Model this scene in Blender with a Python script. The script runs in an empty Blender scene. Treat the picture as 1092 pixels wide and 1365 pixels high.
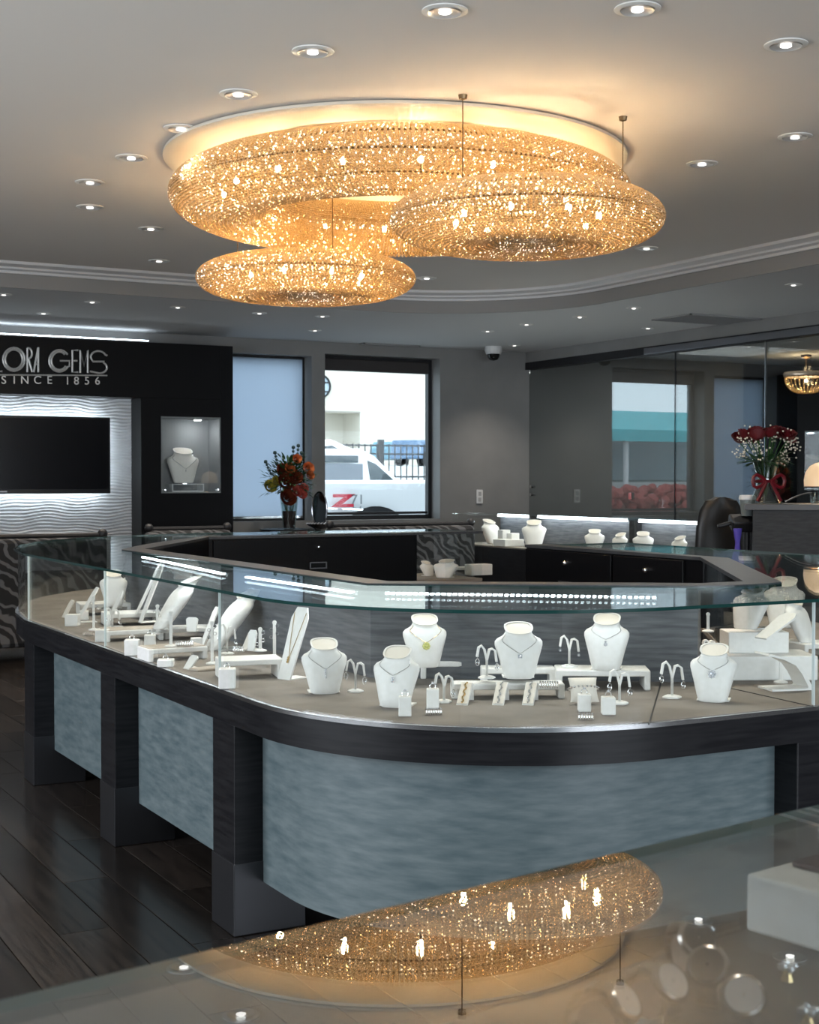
import bpy, bmesh, math, random
from mathutils import Vector, Matrix, Euler
random.seed(7)
R = math.radians; PI = math.pi
scn = bpy.context.scene
COL = scn.collection

# ---------------------------------------------------------------- camera
F = 1900.0; CX, CY = 546.0, 682.5; EYE = 1.5
YAW = math.atan(1041/1900.0); PIT = math.atan(42.5/1900.0)
cd = bpy.data.cameras.new('camera'); cam = bpy.data.objects.new('camera', cd); COL.objects.link(cam)
cam.location = (0, 0, EYE)
cam.rotation_euler = (PI/2 - PIT, 0, -YAW)
cd.sensor_fit = 'VERTICAL'; cd.lens = 50.0; cd.sensor_height = 50.0*1365/F; cd.sensor_width = 50.0*1092/F
cd.dof.use_dof = True; cd.dof.focus_distance = 5.2; cd.dof.aperture_fstop = 13.0
cd.clip_start = 0.05; cd.clip_end = 300
scn.camera = cam
# ---------------------------------------------------------------- world, exposure
scn.view_settings.view_transform = 'Standard'; scn.view_settings.look = 'None'
scn.view_settings.gamma = 1.0; scn.view_settings.use_curve_mapping = False
scn.view_settings.exposure = 0.25
wd = bpy.data.worlds.new('overcast_sky'); scn.world = wd; wd.use_nodes = True
bg = wd.node_tree.nodes['Background']; bg.inputs[0].default_value = (0.80, 0.90, 1.0, 1); bg.inputs[1].default_value = 2.8

def lamp(name, kind, loc, energy, color=(1, 1, 1), rot=(0, 0, 0), **kw):
    l = bpy.data.lights.new(name, kind); l.energy = energy; l.color = color
    for k, v in kw.items(): setattr(l, k, v)
    o = bpy.data.objects.new(name, l); COL.objects.link(o); o.location = loc; o.rotation_euler = rot
    return o
# daylight through the storefront windows behind and to the left of the camera
lamp('storefront_daylight', 'AREA', (2.5, -3.55, 1.7), 360, (0.84, 0.92, 1.0), (R(90), 0, 0), shape='RECTANGLE', size=7.0, size_y=2.2)
lamp('side_window_daylight', 'AREA', (-3.55, 5.0, 1.7), 250, (0.86, 0.93, 1.0), (R(90), 0, R(-90)), shape='RECTANGLE', size=5.0, size_y=1.8)

FW = Vector((math.sin(YAW)*math.cos(PIT), math.cos(YAW)*math.cos(PIT), -math.sin(PIT)))
RT = Vector((math.cos(YAW), -math.sin(YAW), 0)); UP = RT.cross(FW)
def ray(x, y): return FW + RT*((x-CX)/F) + UP*((CY-y)/F)
def onz(x, y, z): r = ray(x, y); return Vector((0, 0, EYE)) + r*((z-EYE)/r.z)
def ond(x, y, d): return Vector((0, 0, EYE)) + ray(x, y)*d
def onY(x, y, v): r = ray(x, y); return Vector((0, 0, EYE)) + r*(v/r.y)
DECK = 0.805; TOP = 1.135

# ---------------------------------------------------------------- materials
MATS = {}
def pmat(name, col=(.5, .5, .5), rough=.5, metal=0.0, **kw):
    if name in MATS: return MATS[name]
    m = bpy.data.materials.new(name); m.use_nodes = True; MATS[name] = m
    b = m.node_tree.nodes['Principled BSDF']
    b.inputs['Base Color'].default_value = (*col, 1); b.inputs['Roughness'].default_value = rough; b.inputs['Metallic'].default_value = metal
    for k, v in kw.items():
        k = k.replace('_', ' ')
        b.inputs[k].default_value = v
    return m
def emat(name, col, s):
    m = bpy.data.materials.new(name); m.use_nodes = True; MATS[name] = m
    nt = m.node_tree; nt.nodes.clear()
    e = nt.nodes.new('ShaderNodeEmission'); e.inputs[0].default_value = (*col, 1); e.inputs[1].default_value = s
    o = nt.nodes.new('ShaderNodeOutputMaterial'); nt.links.new(e.outputs[0], o.inputs[0]); return m
def noisecol(m, scale, c1, c2, stretch=(1, 1, 1), detail=4, bump=0.0, lo=.35, hi=.65, bscale=None, use_obj=True):
    nt = m.node_tree; b = nt.nodes['Principled BSDF']
    tc = nt.nodes.new('ShaderNodeTexCoord'); mp = nt.nodes.new('ShaderNodeMapping'); mp.inputs['Scale'].default_value = stretch
    nt.links.new(tc.outputs['Object' if use_obj else 'Generated'], mp.inputs[0])
    n = nt.nodes.new('ShaderNodeTexNoise'); n.inputs['Scale'].default_value = scale; n.inputs['Detail'].default_value = detail
    nt.links.new(mp.outputs[0], n.inputs['Vector'])
    r = nt.nodes.new('ShaderNodeValToRGB'); r.color_ramp.elements[0].position = lo; r.color_ramp.elements[1].position = hi
    r.color_ramp.elements[0].color = (*c1, 1); r.color_ramp.elements[1].color = (*c2, 1)
    nt.links.new(n.outputs[0], r.inputs[0]); nt.links.new(r.outputs[0], b.inputs['Base Color'])
    if bump:
        bp = nt.nodes.new('ShaderNodeBump'); bp.inputs['Strength'].default_value = bump; bp.inputs['Distance'].default_value = .01
        nt.links.new(n.outputs[0], bp.inputs['Height']); nt.links.new(bp.outputs[0], b.inputs['Normal'])
    return m
def glassmat(name, tint, base=.04, rough=0.0, k=.96):
    m = bpy.data.materials.new(name); m.use_nodes = True; MATS[name] = m
    nt = m.node_tree; nt.nodes.clear(); L = nt.links.new
    lw = nt.nodes.new('ShaderNodeLayerWeight'); lw.inputs[0].default_value = .5
    p = nt.nodes.new('ShaderNodeMath'); p.operation = 'POWER'; p.inputs[1].default_value = 5; L(lw.outputs['Facing'], p.inputs[0])
    a = nt.nodes.new('ShaderNodeMath'); a.operation = 'MULTIPLY_ADD'; a.inputs[1].default_value = k; a.inputs[2].default_value = base; L(p.outputs[0], a.inputs[0])
    t = nt.nodes.new('ShaderNodeBsdfTransparent'); t.inputs[0].default_value = (*tint, 1)
    g = nt.nodes.new('ShaderNodeBsdfGlossy'); g.inputs['Roughness'].default_value = rough; g.inputs[0].default_value = (.97, .99, 1, 1)
    mx = nt.nodes.new('ShaderNodeMixShader'); L(a.outputs[0], mx.inputs[0]); L(t.outputs[0], mx.inputs[1]); L(g.outputs[0], mx.inputs[2])
    o = nt.nodes.new('ShaderNodeOutputMaterial'); L(mx.outputs[0], o.inputs[0]); return m

WALL = noisecol(pmat('grey_wall_paint', rough=.85), 3, (.215, .215, .215), (.235, .235, .233), bump=.02)
CEIL = pmat('ceiling_paint', (.70, .66, .62), .9)
SOFF = pmat('soffit_paint', (.56, .56, .56), .85)
CROWN = pmat('crown_paint', (.62, .62, .63), .6)
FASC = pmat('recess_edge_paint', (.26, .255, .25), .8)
BLACK = pmat('black_lacquer', (.004, .004, .005), .35, Specular_IOR_Level=.18)
BLACKM = pmat('black_frame', (.008, .008, .01), .5)
DWOOD = noisecol(pmat('dark_stained_wood', rough=.35, Specular_IOR_Level=.25), 6, (.008, .008, .010), (.017, .017, .019), (1, 1, 14))
CAPW = noisecol(pmat('charcoal_counter_edge', rough=.35), 8, (.030, .032, .036), (.05, .053, .058), (8, 1, 1))
PANEL = noisecol(pmat('blue_grey_woven_laminate', rough=.42), 9, (.085, .122, .135), (.165, .205, .215), (1, 1, 5), detail=10, bump=.05, lo=.3, hi=.7)
BACKP = noisecol(pmat('grey_streaked_laminate', rough=.4), 6, (.07, .075, .085), (.15, .155, .165), (1, 1, 12), detail=6)
DECKM = noisecol(pmat('taupe_deck_fabric', rough=.75), 5, (.20, .17, .145), (.27, .235, .205), detail=5)
STEEL = pmat('brushed_steel', (.32, .32, .34), .3, 1.0)
KICK = pmat('dark_metal_kick', (.055, .055, .06), .35, .7)
CHROME = pmat('chrome', (.85, .85, .87), .08, 1.0)
TRIM = pmat('satin_aluminium_trim', (.75, .76, .78), .22, 1.0)
WHITEL = noisecol(pmat('white_leatherette', rough=.5), 60, (.86, .84, .80), (.91, .89, .86), bump=.05)
CREAML = pmat('cream_leatherette', (.80, .74, .66), .5)
TAUPE = pmat('taupe_pad', (.50, .43, .36), .7)
SILVER = pmat('silver_jewellery', (.9, .9, .92), .15, 1.0)
GOLD = pmat('gold_jewellery', (.95, .72, .38), .18, 1.0)
GEM = pmat('clear_gem', (.93, .95, 1.0), .03, .6)
YGEM = pmat('yellow_gem', (.85, .85, .35), .06, .4)
GL = glassmat('clear_showcase_glass', (.975, .99, .985))
GLT = glassmat('glass_top_sheet', (.94, .97, .96), base=.055, k=.50)
GLF = glassmat('clear_counter_glass', (.86, .88, .875), base=.12, k=1.0)
GLW = glassmat('tinted_partition_glass', (.62, .66, .67), base=.17, k=.8)
GLX = glassmat('window_glass', (.94, .98, .98), base=.03)
EDGE = pmat('green_glass_edge', (.012, .05, .045), .08, 0, Coat_Weight=.5)
EDGEL = pmat('pale_polished_glass_edge', (.70, .78, .79), .12)
LED = emat('white_led', (.86, .94, 1.0), 26)
LEDC = emat('cool_cove_led', (.78, .90, 1.0), 9)
BULB = emat('warm_bulb', (1.0, .80, .50), 420)
DLB = emat('downlight_lamp', (1.0, .97, .92), 3)
LAMPW = emat('lamp_glow', (1.0, .72, .42), 1.6)

def bead_mat():
    m = bpy.data.materials.new('faceted_crystal'); m.use_nodes = True
    nt = m.node_tree; nt.nodes.clear(); L = nt.links.new
    g = nt.nodes.new('ShaderNodeBsdfGlossy'); g.inputs['Roughness'].default_value = .10; g.inputs[0].default_value = (1, .90, .72, 1)
    t = nt.nodes.new('ShaderNodeBsdfTranslucent'); t.inputs[0].default_value = (.82, .62, .36, 1)
    d = nt.nodes.new('ShaderNodeBsdfDiffuse'); d.inputs[0].default_value = (.62, .50, .33, 1)
    tr = nt.nodes.new('ShaderNodeBsdfTransparent'); tr.inputs[0].default_value = (1, .90, .70, 1)
    a = nt.nodes.new('ShaderNodeMixShader'); a.inputs[0].default_value = .20; L(t.outputs[0], a.inputs[1]); L(d.outputs[0], a.inputs[2])
    b = nt.nodes.new('ShaderNodeMixShader'); b.inputs[0].default_value = .62; L(a.outputs[0], b.inputs[1]); L(g.outputs[0], b.inputs[2])
    c = nt.nodes.new('ShaderNodeMixShader'); c.inputs[0].default_value = .14; L(b.outputs[0], c.inputs[1]); L(tr.outputs[0], c.inputs[2])
    o = nt.nodes.new('ShaderNodeOutputMaterial'); L(c.outputs[0], o.inputs[0]); return m
BEAD = bead_mat()

# ---------------------------------------------------------------- mesh builder
class MB:
    def __init__(s): s.v = []; s.f = []; s.mi = []; s.cur = 0
    def add(s, vs, fs):
        n = len(s.v); s.v += [tuple(v) for v in vs]; s.f += [tuple(i+n for i in f) for f in fs]; s.mi += [s.cur]*len(fs); return s
    def box(s, x0, x1, y0, y1, z0, z1, M=None):
        vs = [Vector((x, y, z)) for z in (z0, z1) for y in (y0, y1) for x in (x0, x1)]
        if M is not None: vs = [M @ v for v in vs]
        return s.add(vs, [(0, 2, 3, 1), (4, 5, 7, 6), (0, 1, 5, 4), (2, 6, 7, 3), (0, 4, 6, 2), (1, 3, 7, 5)])
    def cbox(s, c, sz, rz=0, M=None):
        m = Matrix.Translation(c) @ Matrix.Rotation(rz, 4, 'Z')
        if M is not None: m = Matrix.Translation(c) @ M
        return s.box(-sz[0]/2, sz[0]/2, -sz[1]/2, sz[1]/2, -sz[2]/2, sz[2]/2, m)
    def prism(s, pts, z0, z1):
        n = len(pts); a = sum(pts[i][0]*pts[(i+1) % n][1]-pts[(i+1) % n][0]*pts[i][1] for i in range(n))
        if a < 0: pts = pts[::-1]
        return s.add([(p[0], p[1], z0) for p in pts]+[(p[0], p[1], z1) for p in pts],
                     [tuple(range(n))[::-1], tuple(range(n, 2*n))]+[(i, (i+1) % n, (i+1) % n+n, i+n) for i in range(n)])
    def extrude(s, prof, a, b, M=None):           # prof in (y,z), extruded along x from a to b
        n = len(prof); vs = [Vector((a, p[0], p[1])) for p in prof]+[Vector((b, p[0], p[1])) for p in prof]
        if M is not None: vs = [M @ v for v in vs]
        return s.add(vs, [tuple(range(n)), tuple(range(n, 2*n))[::-1]]+[((i+1) % n, i, i+n, (i+1) % n+n) for i in range(n)])
    def loft(s, rings, cap=True, closed=True):
        n = len(rings[0]); vs = [p for r in rings for p in r]; fs = []
        for k in range(len(rings)-1):
            for i in range(n if closed else n-1):
                j = (i+1) % n; fs.append((k*n+i, k*n+j, (k+1)*n+j, (k+1)*n+i))
        if cap and closed: fs.append(tuple(range(n))[::-1]); fs.append(tuple(range((len(rings)-1)*n, len(rings)*n)))
        return s.add(vs, fs)
    def lathe(s, prof, n=16, c=(0, 0, 0), cap=False, sx=1, sy=1):
        return s.loft([[(c[0]+r*sx*math.cos(2*PI*i/n), c[1]+r*sy*math.sin(2*PI*i/n), c[2]+z) for i in range(n)] for r, z in prof], cap)
    def tube(s, pts, r, n=8, closed=False, cap=True):
        pts = [Vector(p) for p in pts]; N = len(pts); rings = []; ref = None
        for i, p in enumerate(pts):
            a = pts[(i-1) % N] if (closed or i) else p; b = pts[(i+1) % N] if (closed or i < N-1) else p
            t = (b-a).normalized()
            if ref is None: ref = Vector((0, 0, 1)) if abs(t.z) < .9 else Vector((1, 0, 0))
            u = t.cross(ref).normalized(); w = u.cross(t); ref = w
            rr = r[i] if isinstance(r, (list, tuple)) else r
            rings.append([p+(u*math.cos(2*PI*k/n)+w*math.sin(2*PI*k/n))*rr for k in range(n)])
        if closed: rings.append(rings[0])
        return s.loft(rings, cap and not closed)
    def ball(s, c, r, seg=10, rg=6, sz=1.0):
        pr = [(max(1e-5, r*math.sin(PI*k/rg)), -r*sz*math.cos(PI*k/rg)) for k in range(rg+1)]
        return s.lathe(pr, seg, c)
    def ico(s, c, r, M=None, sz=1.0):
        t = (1+5**.5)/2; k = r/math.sqrt(1+t*t)
        vs = [(-1, t, 0), (1, t, 0), (-1, -t, 0), (1, -t, 0), (0, -1, t), (0, 1, t), (0, -1, -t), (0, 1, -t), (t, 0, -1), (t, 0, 1), (-t, 0, -1), (-t, 0, 1)]
        fs = [(0, 11, 5), (0, 5, 1), (0, 1, 7), (0, 7, 10), (0, 10, 11), (1, 5, 9), (5, 11, 4), (11, 10, 2), (10, 7, 6), (7, 1, 8), (3, 9, 4), (3, 4, 2), (3, 2, 6), (3, 6, 8), (3, 8, 9), (4, 9, 5), (2, 4, 11), (6, 2, 10), (8, 6, 7), (9, 8, 1)]
        M = M or Matrix.Identity(3)
        return s.add([Vector(c)+M @ (Vector(v)*k) for v in vs], fs)
    def mesh(s, name, mats, smooth=False, recalc=True):
        me = bpy.data.meshes.new(name); me.from_pydata(s.v, [], s.f)
        if not isinstance(mats, (list, tuple)): mats = [mats]
        for m in mats: me.materials.append(m)
        for p, i in zip(me.polygons, s.mi): p.material_index = i
        if recalc:
            b = bmesh.new(); b.from_mesh(me); bmesh.ops.recalc_face_normals(b, faces=b.faces); b.to_mesh(me); b.free()
        if smooth: me.shade_smooth(); me.set_sharp_from_angle(angle=R(40))
        me.update(); return me
    def build(s, name, mats, parent=None, smooth=False, bevel=0, recalc=True):
        return link(name, s.mesh(name, mats, smooth, recalc), parent, bevel)
def link(name, me, parent=None, bevel=0, loc=(0, 0, 0), rot=(0, 0, 0)):
    o = bpy.data.objects.new(name, me); COL.objects.link(o); o.parent = parent; o.location = loc; o.rotation_euler = rot
    if bevel:
        m = o.modifiers.new('bevel', 'BEVEL'); m.width = bevel; m.segments = 2; m.limit_method = 'ANGLE'; m.angle_limit = R(40)
    return o
def tag(o, label, cat, group=None):
    o['label'] = label; o['category'] = cat
    if group: o['group'] = group
    return o
def thing(name, label, cat, loc=(0, 0, 0), rz=0, group=None):
    o = bpy.data.objects.new(name, None); COL.objects.link(o); o.empty_display_size = .05
    o.location = loc; o.rotation_euler = (0, 0, rz); return tag(o, label, cat, group)
def struct(o): o['kind'] = 'structure'; return o
def copy_tree(o, parent=None):
    c = o.copy(); COL.objects.link(c); c.parent = parent
    for ch in list(o.children): copy_tree(ch, c)
    return c

# ================================================================ STRUCTURE
XL, XR, YB, YF = -3.6, 9.93, -3.6, 15.0
ZC, ZS = 3.30, 3.10
# recess outline
def arc(cx, cy, rx, a0, a1, n=12, ry=None):
    ry = ry or rx
    return [(cx+rx*math.cos(R(a0+(a1-a0)*i/n)), cy+ry*math.sin(R(a0+(a1-a0)*i/n))) for i in range(n+1)]
rec = arc(6.20, 10.48, 1.55, 0, 90, 20)+arc(.6, 10.5, 1.5, 90, 180, 12)+arc(.6, .5, 1.5, 180, 270, 12)+arc(6.25, .5, 1.5, 270, 360, 12)
# floor
fl = MB().box(XL-.3, XR+5.5, YB-.3, YF+.3, -.12, -.006).build('floor', pmat('floor_bed', (.006, .006, .006), .6)); struct(fl)
PLK = pmat('dark_walnut_plank', rough=.22)
nt = PLK.node_tree; b = nt.nodes['Principled BSDF']
tc = nt.nodes.new('ShaderNodeTexCoord'); mp = nt.nodes.new('ShaderNodeMapping'); mp.inputs['Scale'].default_value = (40, 2.2, 1)
n1 = nt.nodes.new('ShaderNodeTexNoise'); n1.inputs['Scale'].default_value = 1.6; n1.inputs['Detail'].default_value = 6
oi = nt.nodes.new('ShaderNodeObjectInfo'); ad = nt.nodes.new('ShaderNodeVectorMath'); ad.operation = 'ADD'
cr = nt.nodes.new('ShaderNodeValToRGB'); cr.color_ramp.elements[0].position = .3; cr.color_ramp.elements[1].position = .72
cr.color_ramp.elements[0].color = (.012, .010, .009, 1); cr.color_ramp.elements[1].color = (.040, .031, .026, 1)
mu = nt.nodes.new('ShaderNodeMix'); mu.data_type = 'RGBA'; mu.blend_type = 'MULTIPLY'; mu.inputs[0].default_value = 1
rr = nt.nodes.new('ShaderNodeMapRange'); rr.inputs[3].default_value = .75; rr.inputs[4].default_value = 1.5
sc = nt.nodes.new('ShaderNodeVectorMath'); sc.operation = 'SCALE'; sc.inputs[3].default_value = 37.0
L = nt.links.new
L(tc.outputs['Object'], mp.inputs[0]); L(oi.outputs['Random'], sc.inputs[0]); L(mp.outputs[0], ad.inputs[0]); L(sc.outputs[0], ad.inputs[1]); L(ad.outputs[0], n1.inputs['Vector'])
L(n1.outputs[0], cr.inputs[0]); L(cr.outputs[0], mu.inputs[6]); L(oi.outputs['Random'], rr.inputs[0]); L(rr.outputs[0], mu.inputs[7]); L(mu.outputs[2], b.inputs['Base Color'])
PW, PL = .175, 1.5
pme = MB().box(0, PW-.003, 0, PL-.003, -.006, 0).mesh('plank', PLK)
bv = bmesh.new(); bv.from_mesh(pme); bmesh.ops.bevel(bv, geom=[e for e in bv.edges if all(v.co.z > -.001 for v in e.verts)], offset=.0015, segments=1, affect='EDGES'); bv.to_mesh(bv and pme); bv.free()
cells = set()
for i in range(-1, 16):
    for j in range(1, 9):
        cells.add((i, j)); off = ((i*37) % 5)/5*PL
        link('plank', pme, fl, loc=(.53+i*PW, off+(j-.5)*PL, 0))
rest = MB()
for i in range(-24, 54):
    off = ((i*37) % 5)/5*PL
    for j in range(-3, 10):
        if (i, j) in cells: continue
        y0 = max(YB, off+(j-.5)*PL); y1 = min(YF, off+(j+.5)*PL-.003); x0 = .53+i*PW
        if y1 > y0 and x0 < XR: rest.box(x0, min(x0+PW-.003, XR), y0, y1, -.006, 0)
o = rest.build('distant_planks', PLK, fl); o['kind'] = 'stuff'

# ceilings
cu = MB().box(XL, XR, YB, YF, ZC, ZC+.1).build('ceiling', CEIL); struct(cu)
def ring_with_hole(x0, x1, y0, y1, hole, z0, z1, name, mat):
    bm = bmesh.new()
    o_ = [bm.verts.new((x, y, z0)) for x, y in [(x0, y0), (x1, y0), (x1, y1), (x0, y1)]]
    h_ = [bm.verts.new((x, y, z0)) for x, y in hole]
    ed = [bm.edges.new((o_[i], o_[(i+1) % 4])) for i in range(4)]+[bm.edges.new((h_[i], h_[(i+1) % len(h_)])) for i in range(len(h_))]
    bmesh.ops.triangle_fill(bm, use_beauty=True, edges=ed)
    c = Vector((sum(p[0] for p in hole)/len(hole), sum(p[1] for p in hole)/len(hole), z0))
    g = bmesh.ops.extrude_face_region(bm, geom=list(bm.faces))
    bmesh.ops.translate(bm, vec=(0, 0, z1-z0), verts=[v for v in g['geom'] if isinstance(v, bmesh.types.BMVert)])
    bmesh.ops.recalc_face_normals(bm, faces=bm.faces)
    me = bpy.data.meshes.new(name); bm.to_mesh(me); bm.free(); me.materials.append(mat)
    return link(name, me)
hole = []
for p in rec:
    if not hole or (Vector(p)-Vector(hole[-1])).length > 1e-4: hole.append(p)
sf = ring_with_hole(XL, XR+5.4, YB, YF, hole, ZS, ZC-.001, 'ceiling_soffit', SOFF); struct(sf)
# stepped crown inside the recess (profile: inward distance, z)
def inset(path, d):
    n = len(path); out = []
    for i in range(n):
        a = Vector(path[i-1]); b_ = Vector(path[(i+1) % n]); t = (b_-a).normalized(); nrm = Vector((-t.y, t.x))
        out.append(Vector(path[i])+nrm*d)
    return out
def sweep(path, prof, name, mat, parent=None):
    m = MB(); rings = []
    for d, z in prof: rings.append([(p.x, p.y, z) for p in inset(path, d)])
    m.loft(rings, cap=False); return m.build(name, mat, parent, smooth=True)
cr1 = sweep(hole, [(.0, 3.215), (.03, 3.215), (.035, 3.235), (.075, 3.245), (.08, 3.26), (.16, 3.275), (.165, 3.298), (.0, 3.298)], 'trim_1', CROWN); struct(cr1)
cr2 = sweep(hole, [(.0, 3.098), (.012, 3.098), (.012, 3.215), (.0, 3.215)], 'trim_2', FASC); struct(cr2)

# walls
W1 = (5.80, 6.93, 1.03, 2.93); W2 = (7.10, 8.64, 1.03, 2.97)
m = MB()
m.box(XL, W1[0], YF, YF+.3, 0, ZC); m.box(W1[1], W2[0], YF, YF+.3, 0, ZC); m.box(W2[1], XR+3.55, YF, YF+.3, 0, ZC)
for w in (W1, W2): m.box(w[0], w[1], YF, YF+.3, 0, w[2]); m.box(w[0], w[1], YF, YF+.3, w[3], ZC)
struct(m.build('wall_far', WALL))
struct(MB().box(XL-.3, XL, YB, YF, 0, ZC).build('wall_left', WALL))
struct(MB().box(XL, XR+5.4, YB-.3, YB, 0, ZC).build('wall_back', WALL))
OFFW = pmat('office_black_wall', (.008, .008, .009), .5)
struct(MB().box(13.45, XR+5.4, YF, YF+.3, 0, ZC).build('wall_office_dark', OFFW))
struct(MB().box(XR+5.4, XR+5.7, YB, YF, 0, ZC).build('wall_right', OFFW))
# baseboards
struct(MB().box(XL, 8.9, YF-.02, YF, 0, .12).build('baseboard_far', BLACKM))

def window(n, w, y, roller=False):
    x0, x1, z0, z1 = w
    t = bpy.data.objects.new('window_%d' % n, None); COL.objects.link(t); struct(t); t.location = (x0, y, z0)
    W_, H_ = x1-x0, z1-z0; f = .05
    m = MB(); m.box(0, f, 0, .08, 0, H_).box(W_-f, W_, 0, .08, 0, H_).box(f, W_-f, 0, .08, 0, f).box(f, W_-f, 0, .08, H_-f, H_)
    m.build('window_frame', BLACKM, t, bevel=.004)
    MB().box(f, W_-f, .035, .041, f, H_-f).build('pane', GLX, t)
    return t
w1 = window(1, (5.85, 6.93, 1.03, 2.93), YF+.2)
w2 = window(2, (7.12, 8.64, 1.03, 2.97), YF+.2)
MB().box(.05, 1.44, -.03, 0, .06, .09).build('sill_rail', BLACKM, w2)
m = MB().box(.05, 1.44, -.06, .02, 1.76, 1.90); m.build('roller_cassette', pmat('dark_roller', (.03, .025, .025), .5), w2, bevel=.01)
SHADE = bpy.data.materials.new('translucent_shade'); SHADE.use_nodes = True
nt = SHADE.node_tree; nt.nodes.clear()
t1 = nt.nodes.new('ShaderNodeBsdfTranslucent'); t1.inputs[0].default_value = (.62, .68, .76, 1)
d1 = nt.nodes.new('ShaderNodeBsdfDiffuse'); d1.inputs[0].default_value = (.5, .53, .56, 1)
mx = nt.nodes.new('ShaderNodeMixShader'); mx.inputs[0].default_value = .25; oo = nt.nodes.new('ShaderNodeOutputMaterial')
nt.links.new(t1.outputs[0], mx.inputs[1]); nt.links.new(d1.outputs[0], mx.inputs[2]); nt.links.new(mx.outputs[0], oo.inputs[0])
s_ = thing('roller_shade', 'closed pale blue roller shade filling the left window beside the black column', 'blind', (5.9, YF+.17, 1.06))
MB().box(.0, .99, 0, .004, .02, 1.86).build('shade_cloth', SHADE, s_)
MB().tube([(0, 0, 1.86), (.99, 0, 1.86)], .02, 10).build('roller_tube', BLACKM, s_)
MB().box(0, .99, -.006, .008, 0, .025).build('hem_bar', TRIM, s_)

# storefront window surrounds behind the camera (sources of the daylight)
for nm, M_ in (('trim_3', Matrix.Translation((2.5, YB, 1.7))), ('trim_4', Matrix.Translation((XL, 5.0, 1.7)) @ Matrix.Rotation(R(90), 4, 'Z'))):
    W_ = 3.55 if nm == 'trim_3' else 2.55
    m = MB(); m.box(-W_, W_, -.001, .06, 1.12, 1.2, M_).box(-W_, W_, -.001, .06, -1.2, -1.12, M_).box(-W_-.08, -W_, -.001, .06, -1.2, 1.2, M_).box(W_, W_+.08, -.001, .06, -1.2, 1.2, M_)
    if nm == 'trim_4':
        m = MB(); M2 = Matrix.Translation((XL, 5.0, 1.7)) @ Matrix.Rotation(R(-90), 4, 'Z')
        m.box(-W_, W_, 0, .06, 1.0, 1.08, M2).box(-W_, W_, 0, .06, -1.08, -1.0, M2).box(-W_-.08, -W_, 0, .06, -1.08, 1.08, M2).box(W_, W_+.08, 0, .06, -1.08, 1.08, M2)
    struct(m.build(nm, BLACKM))

# ---------------------------------------------------------------- tinted glass partition on the right
pt = bpy.data.objects.new('wall_glass_partition', None); COL.objects.link(pt); struct(pt); pt.location = (XR, 0, 0)
ys = [15.0, 12.15, 10.76, 9.35, 7.9, 6.4, 4.9, 3.4, 1.9, .4, -1.1, -2.6, -3.6]
for i in range(len(ys)-1):
    MB().box(0, .012, ys[i+1]+.006, ys[i]-.006, .04, 2.88).build('glass_pane', GLW, pt)
    MB().box(-.002, .014, ys[i+1]-.006, ys[i+1]+.006, .04, 2.88).build('joint_strip', TRIM if i else BLACKM, pt)
MB().box(-.06, .05, YB, YF, 2.88, 2.97).build('head_channel', BLACKM, pt, bevel=.004)
MB().box(-.075, -.06, YB, 12.6, 2.885, 2.955).build('sliding_track', STEEL, pt, bevel=.004)
MB().box(-.02, .03, YB, YF, 0, .04).build('floor_channel', BLACKM, pt)
MB().box(-.05, .06, YB, YF, 2.97, ZS).build('header', WALL, pt)
for y, z in ((14.92, 1.42), (14.92, 1.32)):
    MB().lathe([(.001, 0), (.02, 0), (.02, .03), (.001, .03)], 12).build('patch_fitting', CHROME, pt).matrix_local = Matrix.Translation((-.03, y, z)) @ Matrix.Rotation(R(90), 4, 'Y')
MB().box(-.02, -.01, 12.88, 12.94, 1.28, 1.36).build('lock_case', CHROME, pt, bevel=.004)

# ---------------------------------------------------------------- black feature wall with sign, relief wall, television
fw = bpy.data.objects.new('wall_feature_black', None); COL.objects.link(fw); struct(fw)
YP = 14.6
MB().box(4.76, 4.98, YP, YF, 0, 2.37).build('column_stile', BLACK, fw)
m = MB(); m.box(4.98, 5.66, YP, YF, 0, 1.36).box(4.98, 5.66, YP, YF, 2.18, 2.37).box(5.66, 5.80, YP, YF, 0, 2.96).box(4.98, 5.66, YP+.36, YF, 1.36, 2.18)
m.build('column_panel', BLACK, fw)
MB().box(-1.2, 5.66, YP, YF-.1, 2.37, 2.96).build('sign_fascia', BLACK, fw, bevel=.004)
nx, nz = 170, 200; x0, x1, z0, z1 = .6, 4.76, .55, 2.37; vs = []; fs = []
for j in range(nz+1):
    for i in range(nx+1):
        x = x0+(x1-x0)*i/nx; z = z0+(z1-z0)*j/nz
        w_ = math.sin(z*190+2.6*math.sin(x*6.3+z*5)+1.6*math.sin(x*13.7-z*9))
        vs.append((x, 14.93-.0055*w_-.002*math.sin(x*31+z*40), z))
for j in range(nz):
    for i in range(nx): a = j*(nx+1)+i; fs.append((a, a+1, a+nx+2, a+nx+1))
MB().add(vs, fs).build('wave_relief', pmat('white_plaster_relief', (.62, .64, .66), .45), fw, smooth=True, recalc=False)
MB().box(-1.2, 4.76, 14.8, YF, 0, .55).build('plinth', BLACK, fw)
# uplight strip on top of the fascia (cove)
cv = thing('cove_light', 'cool white strip light glowing along the top of the black sign fascia', 'strip light', (0, 14.78, 2.985))
MB().box(-1.0, 4.9, -.03, .03, -.022, .0).build('profile', TRIM, cv)
MB().box(-1.0, 4.9, -.02, .02, .001, .012).build('diffuser', LEDC, cv)

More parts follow.
